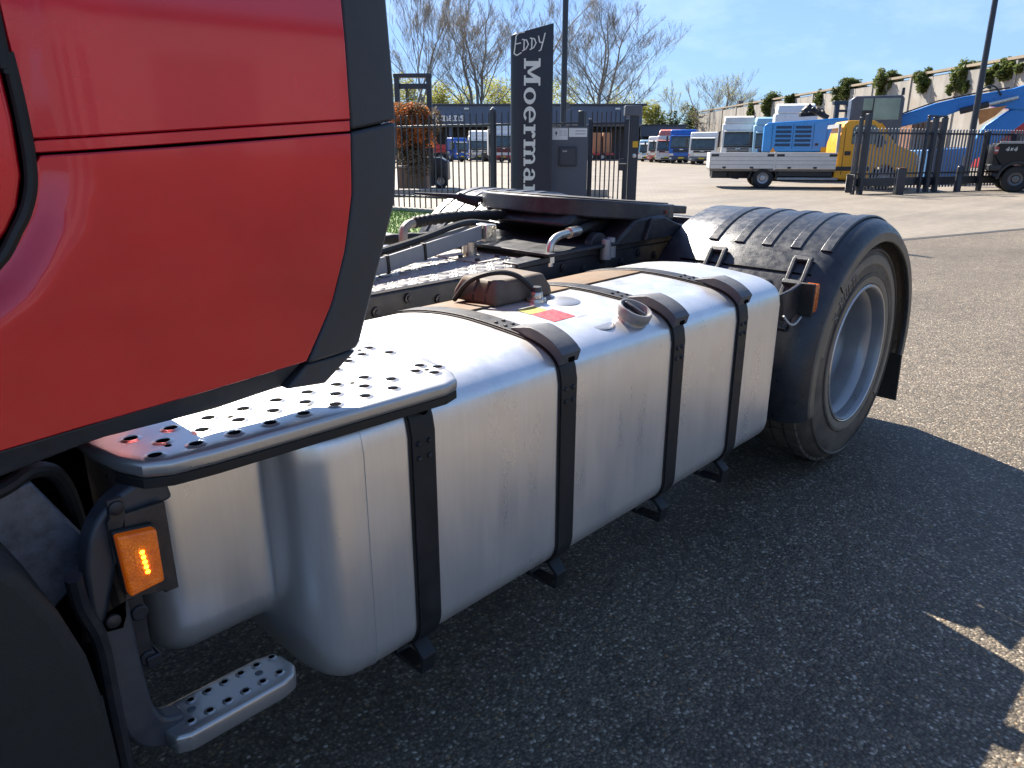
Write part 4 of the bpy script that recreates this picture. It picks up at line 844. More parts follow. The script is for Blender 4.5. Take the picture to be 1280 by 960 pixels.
def leaf_mat(name, c1, c2, sc=1.5, spec=.3, tl=.4):
    new = name not in MATS; m = mat(name, c1, .6, 0, .45, sc, dust=c2, dscale=sc * .6, damt=.9, spec=spec)
    if new:                          # leaves let light through
        t = m.node_tree; l = t.links.new; b = t.nodes['Principled BSDF']; tr = t.nodes.new('ShaderNodeBsdfTranslucent'); l(b.inputs['Base Color'].links[0].from_socket, tr.inputs[0])
        ms = t.nodes.new('ShaderNodeMixShader'); ms.inputs[0].default_value = tl; l(b.outputs[0], ms.inputs[1]); l(tr.outputs[0], ms.inputs[2]); l(ms.outputs[0], next(n for n in t.nodes if n.type == 'OUTPUT_MATERIAL').inputs[0])
    return m
def bush(name, label, cat, loc, rx, ry, z0, z1, mats, n, size, seed, trunk=True, group=None, lump=9, shell=.35):
    rnd = random.Random(seed); t = thing(name, label, cat, loc, rnd.uniform(0, 6), group); cz, rz = (z0 + z1) / 2, (z1 - z0) / 2
    for mi, (m, frac, lo) in enumerate(mats):
        L_ = lumps(rnd, lump, rx * (1 - .25 * lo), ry * (1 - .25 * lo), rz * (1 - lo), cz + rz * lo * .9)
        def fn(r):
            c, s_ = r.choice(L_); d = V((r.gauss(0, 1), r.gauss(0, 1), r.gauss(0, 1))).normalized() * (r.uniform(shell, 1) ** .5)
            p = c + V((d.x * rx * s_, d.y * ry * s_, d.z * rz * s_ * 1.1))
            if p.z < z0 + (z1 - z0) * lo or p.z > z1 * 1.05: return None
            return p
        tag(leaf_cloud(fn, int(n * frac), size, rnd).build('crown', m, t, nofix=True), kind='stuff')
    if trunk:
        b = MB(); b.tube([(0, 0, 0), (.05 * rx, 0, cz * .6), (0, .05, cz)], [max(.03, rx * .07), rx * .05, rx * .03], 8)
        for k in range(5): a = k * 1.3; b.tube([(0, 0, cz * .4), (math.cos(a) * rx * .35, math.sin(a) * ry * .35, cz), (math.cos(a) * rx * .5, math.sin(a) * ry * .5, cz + rz * .4)], [rx * .035, rx * .025, rx * .01], 5)
        b.build('trunk', BARK, t)
    return t
BARK = mat('bark', (.27, .24, .20), .85, 0, .3, 4, bump=.3, bscale=8); BARKP = mat('pale_bark', (.30, .26, .21), .85, 0, .25, 3)
OL = leaf_mat('orange_leaves', (.50, .17, .05), (.62, .28, .10), 4); BL = leaf_mat('brown_leaves', (.13, .10, .06), (.22, .12, .07), 4)
bt = bush('topiary_bush', 'round bush with orange tips growing in the wooden planter', 'bush', at(517, 26), .74, .66, .50, zat(134, 26), [(BL, .5, .0), (OL, .5, .42)], 22000, .05, 5, lump=30)
fk = thing('forklift', 'dark forklift with a raised mast behind the orange bush', 'forklift', at(530, 28), FACE)
mz = zat(92, 28); s28 = 28 / 893
for x0 in (-.95, .16): MB().box(x0, x0 + .17, -.12, .12, .1, mz).build('mast_rail', DARKM, fk, bevel=.01)
MB().box(-.97, .35, -.14, .14, mz - .14, mz).build('mast_head', DARKM, fk, bevel=.01); MB().box(-.78, .16, -.05, .05, mz - .5, mz - .32).build('mast_bridge', DARKM, fk, bevel=.01); MB().box(-.78, .16, -.05, .05, 2.3, 2.42).build('mast_bridge', DARKM, fk, bevel=.01)
for x0 in (-.55, -.5): MB().tube([(x0, .02, .5), (x0, .02, mz - .3)], .02, 6).build('lift_chain', CHAR, fk)
MB().prism([(-.9, .25), (-.9, 1.0), (-.1, 1.1), (.55, 1.08), (.8, .95), (.82, .3), (.6, .18), (-.8, .18)], 'y', .2, 1.3).build('body', mat('forklift_dark', (.03, .04, .06), .4), fk, bevel=.05)
MB().box(.1, .7, .18, .21, .45, .75).build('counterweight', CHAR, fk, bevel=.02); MB().box(.1, .35, .16, .18, .3, .42).build('lamp', CREAM, fk)
for x in (-.62, .55): disc_wheel(fk, (x, .22, .26), .26, .2, ax=(0, 1, 0))
# low concrete edge in front of planter and forklift
ke = thing('concrete_edge', 'low grey concrete edge lying beyond the bar fence', 'kerb', at(440, 23.5), FACE)
for k in range(9): MB().box(k * .85 + .005, (k + 1) * .85 - .005, -.25, .25, 0, .22).build('edge_stone', mat('concrete_kerb', 0), ke, bevel=.015)
# ------------------------------------------------------------------ the long navy building
bd = thing('company_building', 'long navy blue company building with a deep canopy', 'building', at(600, 100), FACE)
X_ = lambda u, D=100: (u - 600) * D * CT / FPX
zt, zf, xr = zat(132, 100), zat(156.5, 100), X_(801)
MB().box(X_(330), xr, 0, .5, zf, zt).build('fascia', NAVY, bd, bevel=.02); MB().box(X_(330) - .2, xr + .5, -.25, 24, zt + .003, zt + .22).build('roof', mat('roof_dark', (.05, .06, .075), .6), bd, bevel=.03)
MB().box(X_(330), xr - .1, 8, 8.3, 0, zt - .1).build('rear_wall', mat('recess_wall', (.05, .05, .055), .7, 0, .2, 1), bd); MB().box(X_(330), xr - .1, .52, 8, zf - .2, zf - .02).build('canopy_soffit', mat('soffit', (.08, .085, .095), .6), bd)
for k in range(34): x = X_(330) + k * (xr - X_(330)) / 34; MB().box(x, x + .03, -.03, -.001, zf + .02, zt - .02).build('cladding_rib', NAVY, bd)
MB().box(X_(330), xr, -.06, -.002, zf - .03, zf + .14).build('fascia_trim', mat('trim_grey', (.25, .26, .27), .5), bd)
for u in (430, 480, 520, 563, 690, 728, 797): x = X_(u); MB().box(x - .17, x + .17, .6, .95, 0, zf - .22).build('column', NAVY, bd, bevel=.02)
for u0, u1, m in ((436, 476, 'a'), (484, 516, 'b'), (527, 560, 'c'), (568, 610, 'd'), (640, 686, 'e'), (694, 726, 'f'), (768, 790, 'g')): MB().box(X_(u0), X_(u1), 7.9, 7.99, .1, 3.9).build('roller_door', mat('door_dark', (.075, .07, .07), .6, 0, .2, 1), bd)
for u in (584, 770): MB().box(X_(u) - .3, X_(u) + .3, -.3, -.06, zat(136, 100) - .1, zat(136, 100) + .12).build('wall_lamp', WHITE, bd, bevel=.03)
gl, wd = word('Moermans', .88, .05); SQ = .98; zs = zat(151.5, 100); x0 = X_(581) - wd * SQ; gl = [g_ + [[(a_ + dx_, b_ + dz_) for a_, b_ in p_] for p_ in g_ for dx_, dz_ in ((.04, 0), (0, .045), (.04, .045))] for g_ in gl]
letters_on(bd, gl, lambda x, y, o: (x0 + x * SQ, -.035 - o * 8, zs + y), th=.012, m=mat('sign_white', (.85, .85, .83), .5))
ax_ = thing('rear_annex', 'lower navy annex wing at the right end of the company building', 'building', at(800, 108), FACE)
X2 = lambda u: (u - 800) * 108 * CT / FPX
z2 = zat(157, 108); MB().box(X2(800), X2(856), 0, .4, 2.9, z2).build('fascia', NAVY, ax_, bevel=.02); MB().box(X2(800) - .1, X2(856) + .2, -.2, 16, z2 + .003, z2 + .15).build('roof', mat('roof_dark', 0), ax_); MB().box(X2(800), X2(856), 5, 5.2, 0, z2 - .1).build('rear_wall', mat('recess_wall', 0), ax_)
for u in (803, 829, 853): MB().box(X2(u) - .15, X2(u) + .15, .5, .8, 0, 2.9).build('column', NAVY, ax_)
# ------------------------------------------------------------------ parked trucks facing the viewer
def yard_truck(label, u, D, yaw, W, H, col, low, roof, grille=CHAR, deflector=True, length=6, slats=4, wind=GLASS, group='trucks parked in the far row', side=None, bumper=None, visor=True):
    t = thing('parked_truck', label, 'truck', at(u, D), FACE - math.radians(yaw), group); w_ = W / 2; Hr = H if not deflector else H - .55; zw0, zw1 = Hr * .48, Hr * .85
    pr = [(.05, .55), (0, .75), (0, zw0), (.28, zw1), (.42, Hr - .06), (.6, Hr), (2.0, Hr), (2.1, Hr - .2), (2.1, .75), (1.6, .6)]
    C_ = MB().prism(pr, 'x', -w_, w_).build('cab', col, t, bevel=.09, seg=3)
    ws = MB(); s_ = .28 / (zw1 - zw0); yz = lambda z: (z - zw0) * s_ - .012
    ws.add([(x, yz(z) - dd, z) for dd in (0, -.03) for x, z in ((-w_ + .14, zw0 + .06), (w_ - .14, zw0 + .06), (w_ - .18, zw1), (-w_ + .18, zw1))], [(0, 1, 2, 3), (7, 6, 5, 4), (0, 4, 5, 1), (1, 5, 6, 2), (2, 6, 7, 3), (3, 7, 4, 0)]); ws.build('windscreen', wind, C_)
    for s2 in (-1, 1):
        MB().prism([(.42, zw0 + .1), (.62, zw1 - .02), (1.25, zw1 - .02), (1.25, zw0 + .05), (.5, zw0 - .05)], 'x', s2 * w_ - .012, s2 * w_ + .012).build('side_window', wind, C_)
        MB().box(s2 * w_ - (.0 if s2 > 0 else .16), s2 * w_ + (.16 if s2 > 0 else 0), -.05, .1, zw0 + .15, zw1 - .1).xf(M.Translation((s2 * .12, 0, 0))).build('mirror', CHAR, t, bevel=.03)
        h_ = MB().box(s2 * (w_ - .25) - .2, s2 * (w_ - .25) + .2, -.045, .0, .72, .92).build('headlight', CHR, t, bevel=.02)
    for s2 in (-1, 1):
        MB().box(s2 * (w_ - .2) - .1, s2 * (w_ - .2) + .1, -.075, -.061, .42, .56).build('fog_lamp', CHR, t); MB().box(s2 * (w_ - .06) - .05, s2 * (w_ - .06) + .05, -.055, -.046, .76, .9).build('indicator', AMBER2, t)
        MB().tube([(s2 * .38, -.02 + s_ * .02, zw0 + .09), (s2 * .38 + .45, .03, zw0 + .16)], .014, 5).build('wiper', CHAR, C_)
    MB().prism([(-.005, zw0 - .10), (-.012, zw0 - .10), (-.012, zw0 + .05), (-.005, zw0 + .05)], 'x', -w_ + .15, w_ - .15).build('cowl_strip', CHAR, C_); MB().box(-.26, .26, -.1, -.062, .48, .6).build('number_plate', mat('plate_yellow', (.6, .45, .03), .5), t)
    for k in (-1, 0, 1): MB().box(k * .7 - .07, k * .7 + .07, .3, .36, zw1 + (.02 if deflector else -.03), zw1 + .07).build('roof_marker', AMBER2, C_)
    if visor: MB().prism([(.16, zw1 - .02), (.02, zw1 - .12), (.05, zw1 - .16), (.24, zw1 - .03)], 'x', -w_ + .15, w_ - .15).build('sun_visor', roof, C_, bevel=.01)
    G_ = MB().box(-w_ + .34, w_ - .34, -.03, 0, .98, zw0 - .12).build('grille', grille, t, bevel=.02)
    for k in range(slats):
        z = 1.02 + (zw0 - .2 - 1.02) * k / max(1, slats - 1); MB().box(-w_ + .4, w_ - .4, -.06, -.031, z, z + .07).build('slat', low if grille is CHAR else CHAR, G_, bevel=.012)
    MB().box(-.18, .18, -.066, -.0305, zw0 - .22, zw0 - .15).build('badge', CHR, G_)
    MB().box(-w_, w_, -.06, .4, .32, .7).build('bumper', bumper or low, t, bevel=.05); MB().box(-w_ * .5, w_ * .5, -.07, -.062, .36, .5).build('lower_grille', CHAR, t)
    if deflector: MB().prism([(.45, Hr - .02), (.75, H - .12), (1.1, H), (2.05, H), (2.1, Hr - .02)], 'x', -w_ + .1, w_ - .1).build('roof_deflector', roof, C_, bevel=.1, seg=3)
    for s2 in (-1, 1):
        disc_wheel(t, (s2 * (w_ - .18), 1.3, .5), .5, .3); disc_wheel(t, (s2 * (w_ - .25), length - 1.2, .5), .5, .45)
    MB().box(-.45, .45, 1.9, length, .75, 1.0).build('chassis', CHAR, t)
    return t
yard_truck('tall white truck with black windscreen nearest the blue machine', 922, 60, 14, 2.42, 3.75, WHITE, WHITE, CREAM, grille=WHITE)
yard_truck('light blue truck half hidden behind the blue machine housing', 962, 58, 14, 2.4, 3.6, PALEB, LBLUE, PALEB, grille=LBLUE, bumper=LBLUE)
yard_truck('low white truck with a flat roof and red grille badge', 878, 69, 24, 2.35, 2.75, WHITE, WHITE, WHITE, grille=WHITE, deflector=False, bumper=mat('slate_bumper', (.12, .14, .17), .5))
yard_truck('strong blue truck between the red truck and low white truck', 852, 73, 22, 2.35, 3.05, SBLUE, SBLUE, SBLUE, grille=SBLUE, deflector=False, bumper=mat('navy_bumper', (.03, .05, .11), .5))
yard_truck('red fronted white truck under the tall faded red roof', 834, 77, 24, 2.3, 3.15, CREAM, PINK, PINK, grille=TRED, bumper=CREAM)
yard_truck('small white and red truck left of the faded red roof', 821, 80, 24, 2.0, 2.55, WHITE, PINK, WHITE, grille=TRED, deflector=False)
yard_truck('pale blue van cab at the far left of the row', 809, 84, 24, 1.9, 2.25, PALEB, WHITE, WHITE, grille=SBLUE, deflector=False)
yard_truck('high white truck whose roof rises behind the blue machine', 992, 47, 14, 2.4, 3.95, WHITE, WHITE, WHITE, grille=WHITE)
yard_truck('grey fronted white truck under the canopy behind the fence', 600, 86, -8, 2.3, 3.25, WHITE, LTG, WHITE, grille=CHAR, group='trucks standing under the canopy')
yard_truck('red and white truck under the canopy beside the tall sign', 629, 80, -14, 2.45, 3.8, WHITE, TRED, WHITE, grille=TRED, group='trucks standing under the canopy', bumper=TRED)
yard_truck('small blue truck cab under the canopy beside the grey fronted truck', 578, 84, -35, 1.7, 2.45, SBLUE, SBLUE, WHITE, grille=SBLUE, deflector=False, group='trucks standing under the canopy')
lt = thing('low_trailer', 'low red trailer parked under the canopy near the bush', 'trailer', at(546, 84), FACE + .1)
MB().box(-.9, .95, 0, 2.2, .95, 1.25).build('deck', TRED, lt, bevel=.03); MB().box(-.9, .95, .1, .2, 1.25, 1.75).build('headboard', TRED, lt, bevel=.03); MB().box(.95, 2.4, .4, 1.6, .85, 1.05).build('drawbar', CREAM, lt, bevel=.03)
for x in (-.5, .4): disc_wheel(lt, (x, .1, .45), .45, .3, ax=(0, 1, 0))
for i, (u, lab) in enumerate(((746, 'orange brown container door left of the gate post, narrow one'), (759, 'orange brown container door nearest the thick gate post'))):
    ct_ = thing('upright_container', lab, 'container', at(u, 92), FACE, 'brown containers under the canopy'); w_ = .55 if i == 0 else .5
    MB().box(-w_, w_, 0, 2.2, .85, zat(166, 92)).build('body', mat('container_brown', (.42, .20, .10), .6, 0, .15, 1), ct_, bevel=.03)
    for k in range(4): x = -w_ + (k + .5) * w_ / 2; MB().box(x - .04, x + .04, -.05, -.001, .95, zat(167, 92)).build('corrugation', mat('container_brown', 0), ct_)
tr2 = thing('container_trailer', 'red wheeled trailer carrying the brown containers', 'trailer', at(752, 91.5), FACE); MB().box(-1.9, 1.6, -.1, 2.4, .62, .84).build('deck', TRED, tr2, bevel=.03)
for x in (-1.2, .1): disc_wheel(tr2, (x, 0, .42), .42, .3, ax=(0, 1, 0))
# ------------------------------------------------------------------ yellow flatbed with dropsides
fx, fz, RZ = turned(890, 28.6, -11, 985); fb = thing('flatbed_truck', 'yellow cab flatbed truck with long white dropsides', 'truck', at(890, 28.6), RZ)
z0, z1 = fz(211), fz(190.8)
for (ua, ub) in ((889, 970), (971, 1048)):
    for yy, nm in ((0, 'dropside'), (2.1, 'dropside')):
        ds = MB()
        for k in range(4): h_ = (z1 - z0) / 4; ds.box(fx(ua) + .01, fx(ub) - .01, yy - .014 - .006 * (k % 2), yy + .014, z0 + k * h_ + .003, z0 + (k + 1) * h_ - .003) if False else None
        ds.box(fx(ua) + .01, fx(ub) - .01, yy - .015, yy + .015, z0, z1); D_ = ds.build(nm, mat('dropside_alu', (.66, .64, .60), .45, .2, .08, 3), fb, bevel=.008)
        if yy == 0:
            for k in range(1, 4): MB().box(fx(ua) + .02, fx(ub) - .02, -.021, -.0152, z0 + k * (z1 - z0) / 4 - .006, z0 + k * (z1 - z0) / 4 + .006).build('board_joint', mat('joint_grey', (.28, .28, .27), .6), D_)
            for uu in (ua + 6, ub - 5): MB().box(fx(uu) - .13, fx(uu) + .13, -.024, -.0153, z1 - .13, z1 - .05).build('latch', CHAR, D_)
            for uu in (ua + 18, (ua + ub) / 2 + 12): MB().box(fx(uu) - .06, fx(uu) + .06, -.03, -.0153, z0 + .0, z0 + .07).build('hinge', CHAR, D_)
MB().box(fx(970) - .03, fx(970) + .03, -.03, .03, z0 - .05, z1 + .03).build('side_post', mat('dropside_alu', 0), fb); MB().box(fx(889) - .02, fx(889) + .012, 0, 2.1, z0, z1).build('tailgate', mat('dropside_alu', 0), fb, bevel=.008)
MB().box(fx(889), fx(1048), .02, 2.08, z0 - .09, z0 - .005).build('bed_floor', mat('bed_wood', (.2, .17, .14), .8), fb); MB().box(fx(893), fx(1150), .6, 1.5, fz(224), z0 - .1).build('chassis', CHAR, fb)
MB().box(fx(893), fx(913), .3, 1.9, fz(223), fz(214)).build('rear_bumper', CHAR, fb, bevel=.03); MB().tube([(fx(914), .3, fz(216)), (fx(917), .3, fz(223)), (fx(926), .3, fz(224)), (fx(935), .3, fz(218))], .025, 8).build('tow_bar', CHAR, fb)
MB().box(fx(975), fx(1045), .1, .5, fz(221), fz(212.5)).build('side_guard', CHAR, fb, bevel=.02); MB().box(fx(975), fx(1052), .04, .12, fz(225), fz(222)).build('side_bar', LTG, fb, bevel=.01)
hb_ = MB(); hb_.box(fx(1046), fx(1049), .05, .12, z1, fz(155)); hb_.build('headboard_post', LTG, fb); MB().box(fx(1046), fx(1049), .05, 2.05, fz(160), fz(155)).build('headboard', LTG, fb)
MB().prism(arc(fx(957), .36, .50, 0, 180, 14) + arc(fx(957), .36, .46, 180, 0, 14), 'y', .02, .4).build('wheel_arch', CHAR, fb)
for yy in (.16, 1.95): disc_wheel(fb, (fx(957), yy, .365), .365, .3, ax=(0, -1, 0)); disc_wheel(fb, (fx(1110), yy + .02, .365), .365, .24, ax=(0, -1, 0))
cabp = [(fx(1047), fz(223)), (fx(1047), fz(180)), (fx(1053), fz(155)), (fx(1057), fz(151)), (fx(1090), fz(151)), (fx(1099), fz(156)), (fx(1121), fz(181)), (fx(1148), fz(191)), (fx(1153), fz(200)), (fx(1154), fz(225)), (fx(1124), fz(228))] + arc(fx(1110), .38, .45, 15, 165, 10) + [(fx(1093), fz(228))]
CBf = MB().prism(cabp, 'y', .08, 2.02).build('cab', YEL, fb, bevel=.05, seg=3)
MB().prism([(fx(1064), fz(180)), (fx(1064), fz(161)), (fx(1067), fz(157)), (fx(1091), fz(157)), (fx(1110), fz(180))], 'y', .055, .079).build('side_window', GLASS, CBf, bevel=.01)
MB().prism([(fx(1055), fz(218)), (fx(1055), fz(160)), (fx(1055.6), fz(160)), (fx(1055.6), fz(218))], 'y', .07, .0785).build('door_seam', CHAR, CBf); MB().box(fx(1057), fx(1064.5), .05, .079, fz(194), fz(189)).build('fuel_flap', CHAR, CBf, bevel=.01)
MB().box(fx(1047), fx(1092), .05, .079, fz(213), fz(208)).build('side_trim', CHAR, CBf, bevel=.01); MB().box(fx(1085), fx(1088), .06, .0785, fz(188), fz(186)).build('door_handle', CHAR, CBf); MB().box(fx(1095), fx(1101), -.15, .05, fz(184), fz(170)).build('mirror', CHAR, CBf, bevel=.02)
MB().box(fx(1140), fx(1153), .12, 2.0, fz(229), fz(212)).build('bumper', CHAR, CBf, bevel=.04); MB().prism([(fx(1148.5), fz(205)), (fx(1148.5), fz(196)), (fx(1155), fz(199)), (fx(1155.5), fz(205))], 'y', .06, .3).build('headlight', CHR, CBf); MB().quad((fx(1098.6), .2, fz(156.5)), (fx(1098.6), 1.9, fz(156.5)), (fx(1120.5), 1.9, fz(179.5)), (fx(1120.5), .2, fz(179.5))).xf(M.Translation((.04, 0, .06))).build('windscreen', GLASS, CBf)
# ------------------------------------------------------------------ blue excavator behind it
De = 35.0; exx, ez, RZ = turned(953, De, -17, 1040); ex = thing('excavator', 'big blue excavator with its boom reaching right behind the bar gate', 'excavator', at(953, De), RZ)
HB = MB().prism([(exx(953), ez(190)), (exx(953), ez(156)), (exx(958), ez(152.5)), (exx(1005), ez(150)), (exx(1052), ez(147)), (exx(1056), ez(149)), (exx(1056), ez(190))], 'y', 0, 2.7).build('engine_housing', LBLUE, ex, bevel=.05)
for ua, ub in ((968, 987), (992, 1012)):
    for k in range(5): MB().box(exx(ua), exx(ub), -.03, -.001, ez(157 + k * 5.6) - .11, ez(157 + k * 5.6)).build('vent_slot', mat('vent_dark', (.008, .05, .12), .6), HB, bevel=.01)
for u in (963.5, 989.5, 1015, 1031.5): MB().box(exx(u) - .012, exx(u) + .012, -.012, -.001, ez(186), ez(154)).build('panel_seam', mat('seam_blue', (.01, .10, .28), .5), HB)
MB().box(exx(1020) - .06, exx(1020) + .06, -.04, -.001, ez(182), ez(179)).build('door_latch', CHAR, HB); MB().box(exx(1033), exx(1055), -.02, -.001, ez(180), ez(176)).build('name_strip', LTG, HB); MB().box(exx(1026), exx(1037), -.05, -.001, ez(190), ez(184)).build('yellow_plate', YEL, HB)
MB().box(exx(954), exx(1056), .05, 2.6, ez(196), ez(190.2)).build('turntable_frame', CHAR, ex); MB().prism([(exx(962), ez(191)), (exx(966), ez(184)), (exx(970), ez(191))], 'y', -.12, -.08).build('warning_triangle', mat('warn_orange', (.7, .32, .03), .5), ex)
for yy in (.0, 2.0): MB().prism([(exx(960), .25), (exx(963), .75), (exx(1075), .75), (exx(1080), .25), (exx(1074), 0), (exx(965), 0)], 'y', yy, yy + .55).build('track', CHAR, ex, bevel=.08)
MB().box(exx(985), exx(1055), .6, 2.0, .6, ez(196) - .01).build('undercarriage', CHAR, ex)
EC = MB().prism([(exx(1058), ez(186)), (exx(1058), ez(124)), (exx(1063), ez(120)), (exx(1121), ez(119.5)), (exx(1124), ez(124)), (exx(1124), ez(186))], 'y', .3, 1.5).build('cab', mat('cab_slate', (.075, .09, .115), .4), ex, bevel=.05)
MB().box(exx(1073), exx(1119), .28, .299, ez(150), ez(123)).build('cab_window', mat('green_glass', (.22, .30, .25), .08, 0, .2, 1, spec=.9), EC, bevel=.02); MB().box(exx(1085), exx(1086.5), .265, .279, ez(150), ez(123)).build('window_pillar', CHAR, EC); MB().box(exx(1073), exx(1086), .262, .2785, ez(150), ez(138)).build('seat_back', CHAR, EC, bevel=.02) 
MB().lathe([(0, .3), (.06, .28), (.07, 0)], (exx(1122), .6, ez(119)), (0, 0, 1), 10).build('beacon', CHAR, EC)
bpol = [(1096, 156), (1130, 142), (1168, 129), (1200, 122), (1235, 117), (1262, 113), (1285, 106), (1320, 118), (1318, 138), (1290, 140), (1262, 138), (1230, 133), (1202, 138), (1170, 150), (1135, 157), (1098, 166)]
BM = MB().prism([(exx(u), ez(v)) for u, v in bpol], 'y', .9, 1.45).build('boom', mat('boom_blue', (.02, .20, .60), .34, 0, .1, 2), ex, bevel=.06)
MB().tube([(exx(u), .86, ez(v)) for u, v in ((1100, 154), (1130, 140.5), (1168, 127), (1200, 120.5), (1235, 114.5), (1256, 112))], .03, 8).build('hydraulic_pipe', CHAR, BM); MB().tube(smooth_path([(exx(u), .84, ez(v)) for u, v in ((1215, 118), (1228, 110), (1238, 111), (1247, 121))], 5), .035, 8).build('hydraulic_hose', CHAR, BM)
MB().prism([(exx(u), ez(v)) for u, v in ((1318, 128), (1290, 150), (1262, 172), (1236, 196), (1218, 205), (1222, 180), (1236, 157), (1262, 140), (1300, 118))], 'y', 1.0, 1.38).build('dipper_arm', mat('boom_blue', 0), ex, bevel=.05)
MB().tube([(exx(1198), .75, ez(140)), (exx(1232), .75, ez(132))], .13, 10).build('boom_cylinder', CHAR, ex); MB().tube([(exx(1232), .75, ez(132)), (exx(1268), .75, ez(124))], .07, 10).build('cylinder_rod', ZINC, ex)
MB().prism([(exx(1220), ez(139)), (exx(1257), ez(133.5)), (exx(1244), ez(146)), (exx(1226), ez(157))], 'y', .80, .86).build('orange_plate', ORNG, ex, bevel=.02); MB().prism([(exx(1236), ez(130)), (exx(1266), ez(122)), (exx(1266), ez(125)), (exx(1238), ez(133))], 'y', .8, .86).build('orange_strip', ORNG, ex)
lc = thing('loader_crane', 'folded black loader crane above the blue machine housing', 'crane', at(1018, 40), FACE); lx = lambda u: (u - 1018) * 40 * CT / FPX; lz = lambda v: zat(v, 40)
MB().box(lx(1004), lx(1012), 0, .5, 0, lz(150)).build('column', CHAR, lc, bevel=.03); MB().beam((lx(1004), .2, lz(133)), (lx(1032), .2, lz(147)), .3, .22).build('folded_arm', CHAR, lc, bevel=.03); MB().beam((lx(1000), .55, lz(143)), (lx(1030), .55, lz(141)), .3, .2).build('folded_arm', CHAR, lc, bevel=.03); MB().beam((lx(1002), .3, lz(140)), (lx(1010), .3, lz(131)), .35, .25).build('knuckle', CHAR, lc, bevel=.03)
for k in range(3): MB().tube(smooth_path([(lx(1006 + 5 * k), -.1, lz(140)), (lx(1011 + 5 * k), -.12, lz(134 + k)), (lx(1016 + 5 * k), -.1, lz(143))], 4), .03, 6).build('hose', CHAR, lc)
f2 = thing('forklift', 'dark forklift mast standing left of the excavator cab', 'forklift', at(1049, 38), FACE); f2x = lambda u: (u - 1049) * 38 * CT / FPX; f2z = lambda v: zat(v, 38)
for u in (1041, 1055): MB().box(f2x(u) - .1, f2x(u) + .1, 0, .2, .1, f2z(126)).build('mast_rail', DARKM, f2, bevel=.02)
MB().box(f2x(1036), f2x(1060), -.02, .22, f2z(131), f2z(126)).build('mast_head', DARKM, f2, bevel=.02); MB().box(f2x(1041), f2x(1055), .05, .15, f2z(140), f2z(137)).build('mast_bridge', DARKM, f2); MB().box(f2x(1038), f2x(1064), .3, 1.9, .3, 1.4).build('body', CHAR, f2, bevel=.06)
for x in (-.4, .45): disc_wheel(f2, (x, .4, .3), .3, .25, ax=(0, 1, 0))
sk = thing('rusty_skip', 'tall rust brown container standing behind the yellow cab', 'container', at(1152, 37), FACE); sx = lambda u: (u - 1152) * 37 * CT / FPX
MB().box(sx(1136), sx(1176), 0, 2.4, .1, zat(152, 37)).build('body', BRN, sk, bevel=.03)
for k in range(7): u = 1138 + k * 5.9; MB().box(sx(u), sx(u + 2), -.07, -.001, .15, zat(153, 37)).build('corrugation', BRN, sk)
b2 = thing('blue_skip', 'faded blue waste skip behind the right bar gate', 'container', at(1190, 35), FACE); sx = lambda u: (u - 1190) * 35 * CT / FPX
MB().prism([(sx(1166), .12), (sx(1160), zat(188, 35)), (sx(1222), zat(184, 35)), (sx(1216), .12)], 'y', 0, 2).build('body', mat('skip_blue', (.06, .20, .45), .55, 0, .2, 2), b2, bevel=.03)
for k in range(5): u = 1168 + k * 11; MB().box(sx(u), sx(u + 2.2), -.08, -.001, .2, zat(190, 35)).build('stiffener', mat('skip_blue', 0), b2)
rv_ = thing('red_machine', 'red machine bonnet partly seen above the black pickup', 'machine', at(1274, 36), FACE); sx = lambda u: (u - 1274) * 36 * CT / FPX
MB().prism([(sx(1244), .5), (sx(1246), zat(178, 36)), (sx(1258), zat(160, 36)), (sx(1272), zat(146, 36)), (sx(1310), zat(144, 36)), (sx(1310), .5)], 'y', 0, 2.2).build('bonnet', TRED, rv_, bevel=.06); MB().box(sx(1262), sx(1300), -.03, -.001, zat(186, 36), zat(170, 36)).build('side_grille', CHAR, rv_)
for u in (1256, 1296): disc_wheel(rv_, (sx(u), .1, .5), .5, .4, ax=(0, 1, 0))
# ------------------------------------------------------------------ sliding gate on the right, bollards, pickup
GA, GB = at(1066, 24.6), at(1300, 28.5)
PG, L_, d_ = bar_fence('sliding_gate', 'dark sliding bar gate crossing in front of the yellow cab', 'gate', (GA, GB), 60, 2.02, .14, ((1.86, .06, .05), (.62, .05, .05), (.36, .26, .12)), (), 0, 0, .038, BM_=GATEM)
def q(u): # distance along the gate for a pixel column
    best = min(range(400), key=lambda i: abs((lambda p: 640 + FPX * p.dot(RGT) / (p.dot(FWD) * CT))(GA + d_ * L_ * i / 400) - u)); return L_ * best / 400
def qp(m_): return M.Translation((0, -.12, 0))
for u, h, r in ((1068, 2.32, .05), (1077, 2.42, .075), (1151, 2.36, .04), (1160, 2.36, .07), (1171, 2.36, .075), (1227, 1.95, .07), (1262, 1.9, .09)):
    MB().box(q(u) - r, q(u) + r, -.14 - r, -.14 + r, 0, h).build('guide_post', DARKM, PG, bevel=.012)
MB().box(q(1151) - .04, q(1171) + .075, -.18, -.1, 2.363, 2.42).build('guide_bar', DARKM, PG, bevel=.01); MB().box(q(1058), q(1066), -.2, .1, .05, .62).build('drive_box', DARKM, PG, bevel=.02); MB().box(q(1086), q(1092), -.26, -.24, 1.1, 1.25) 
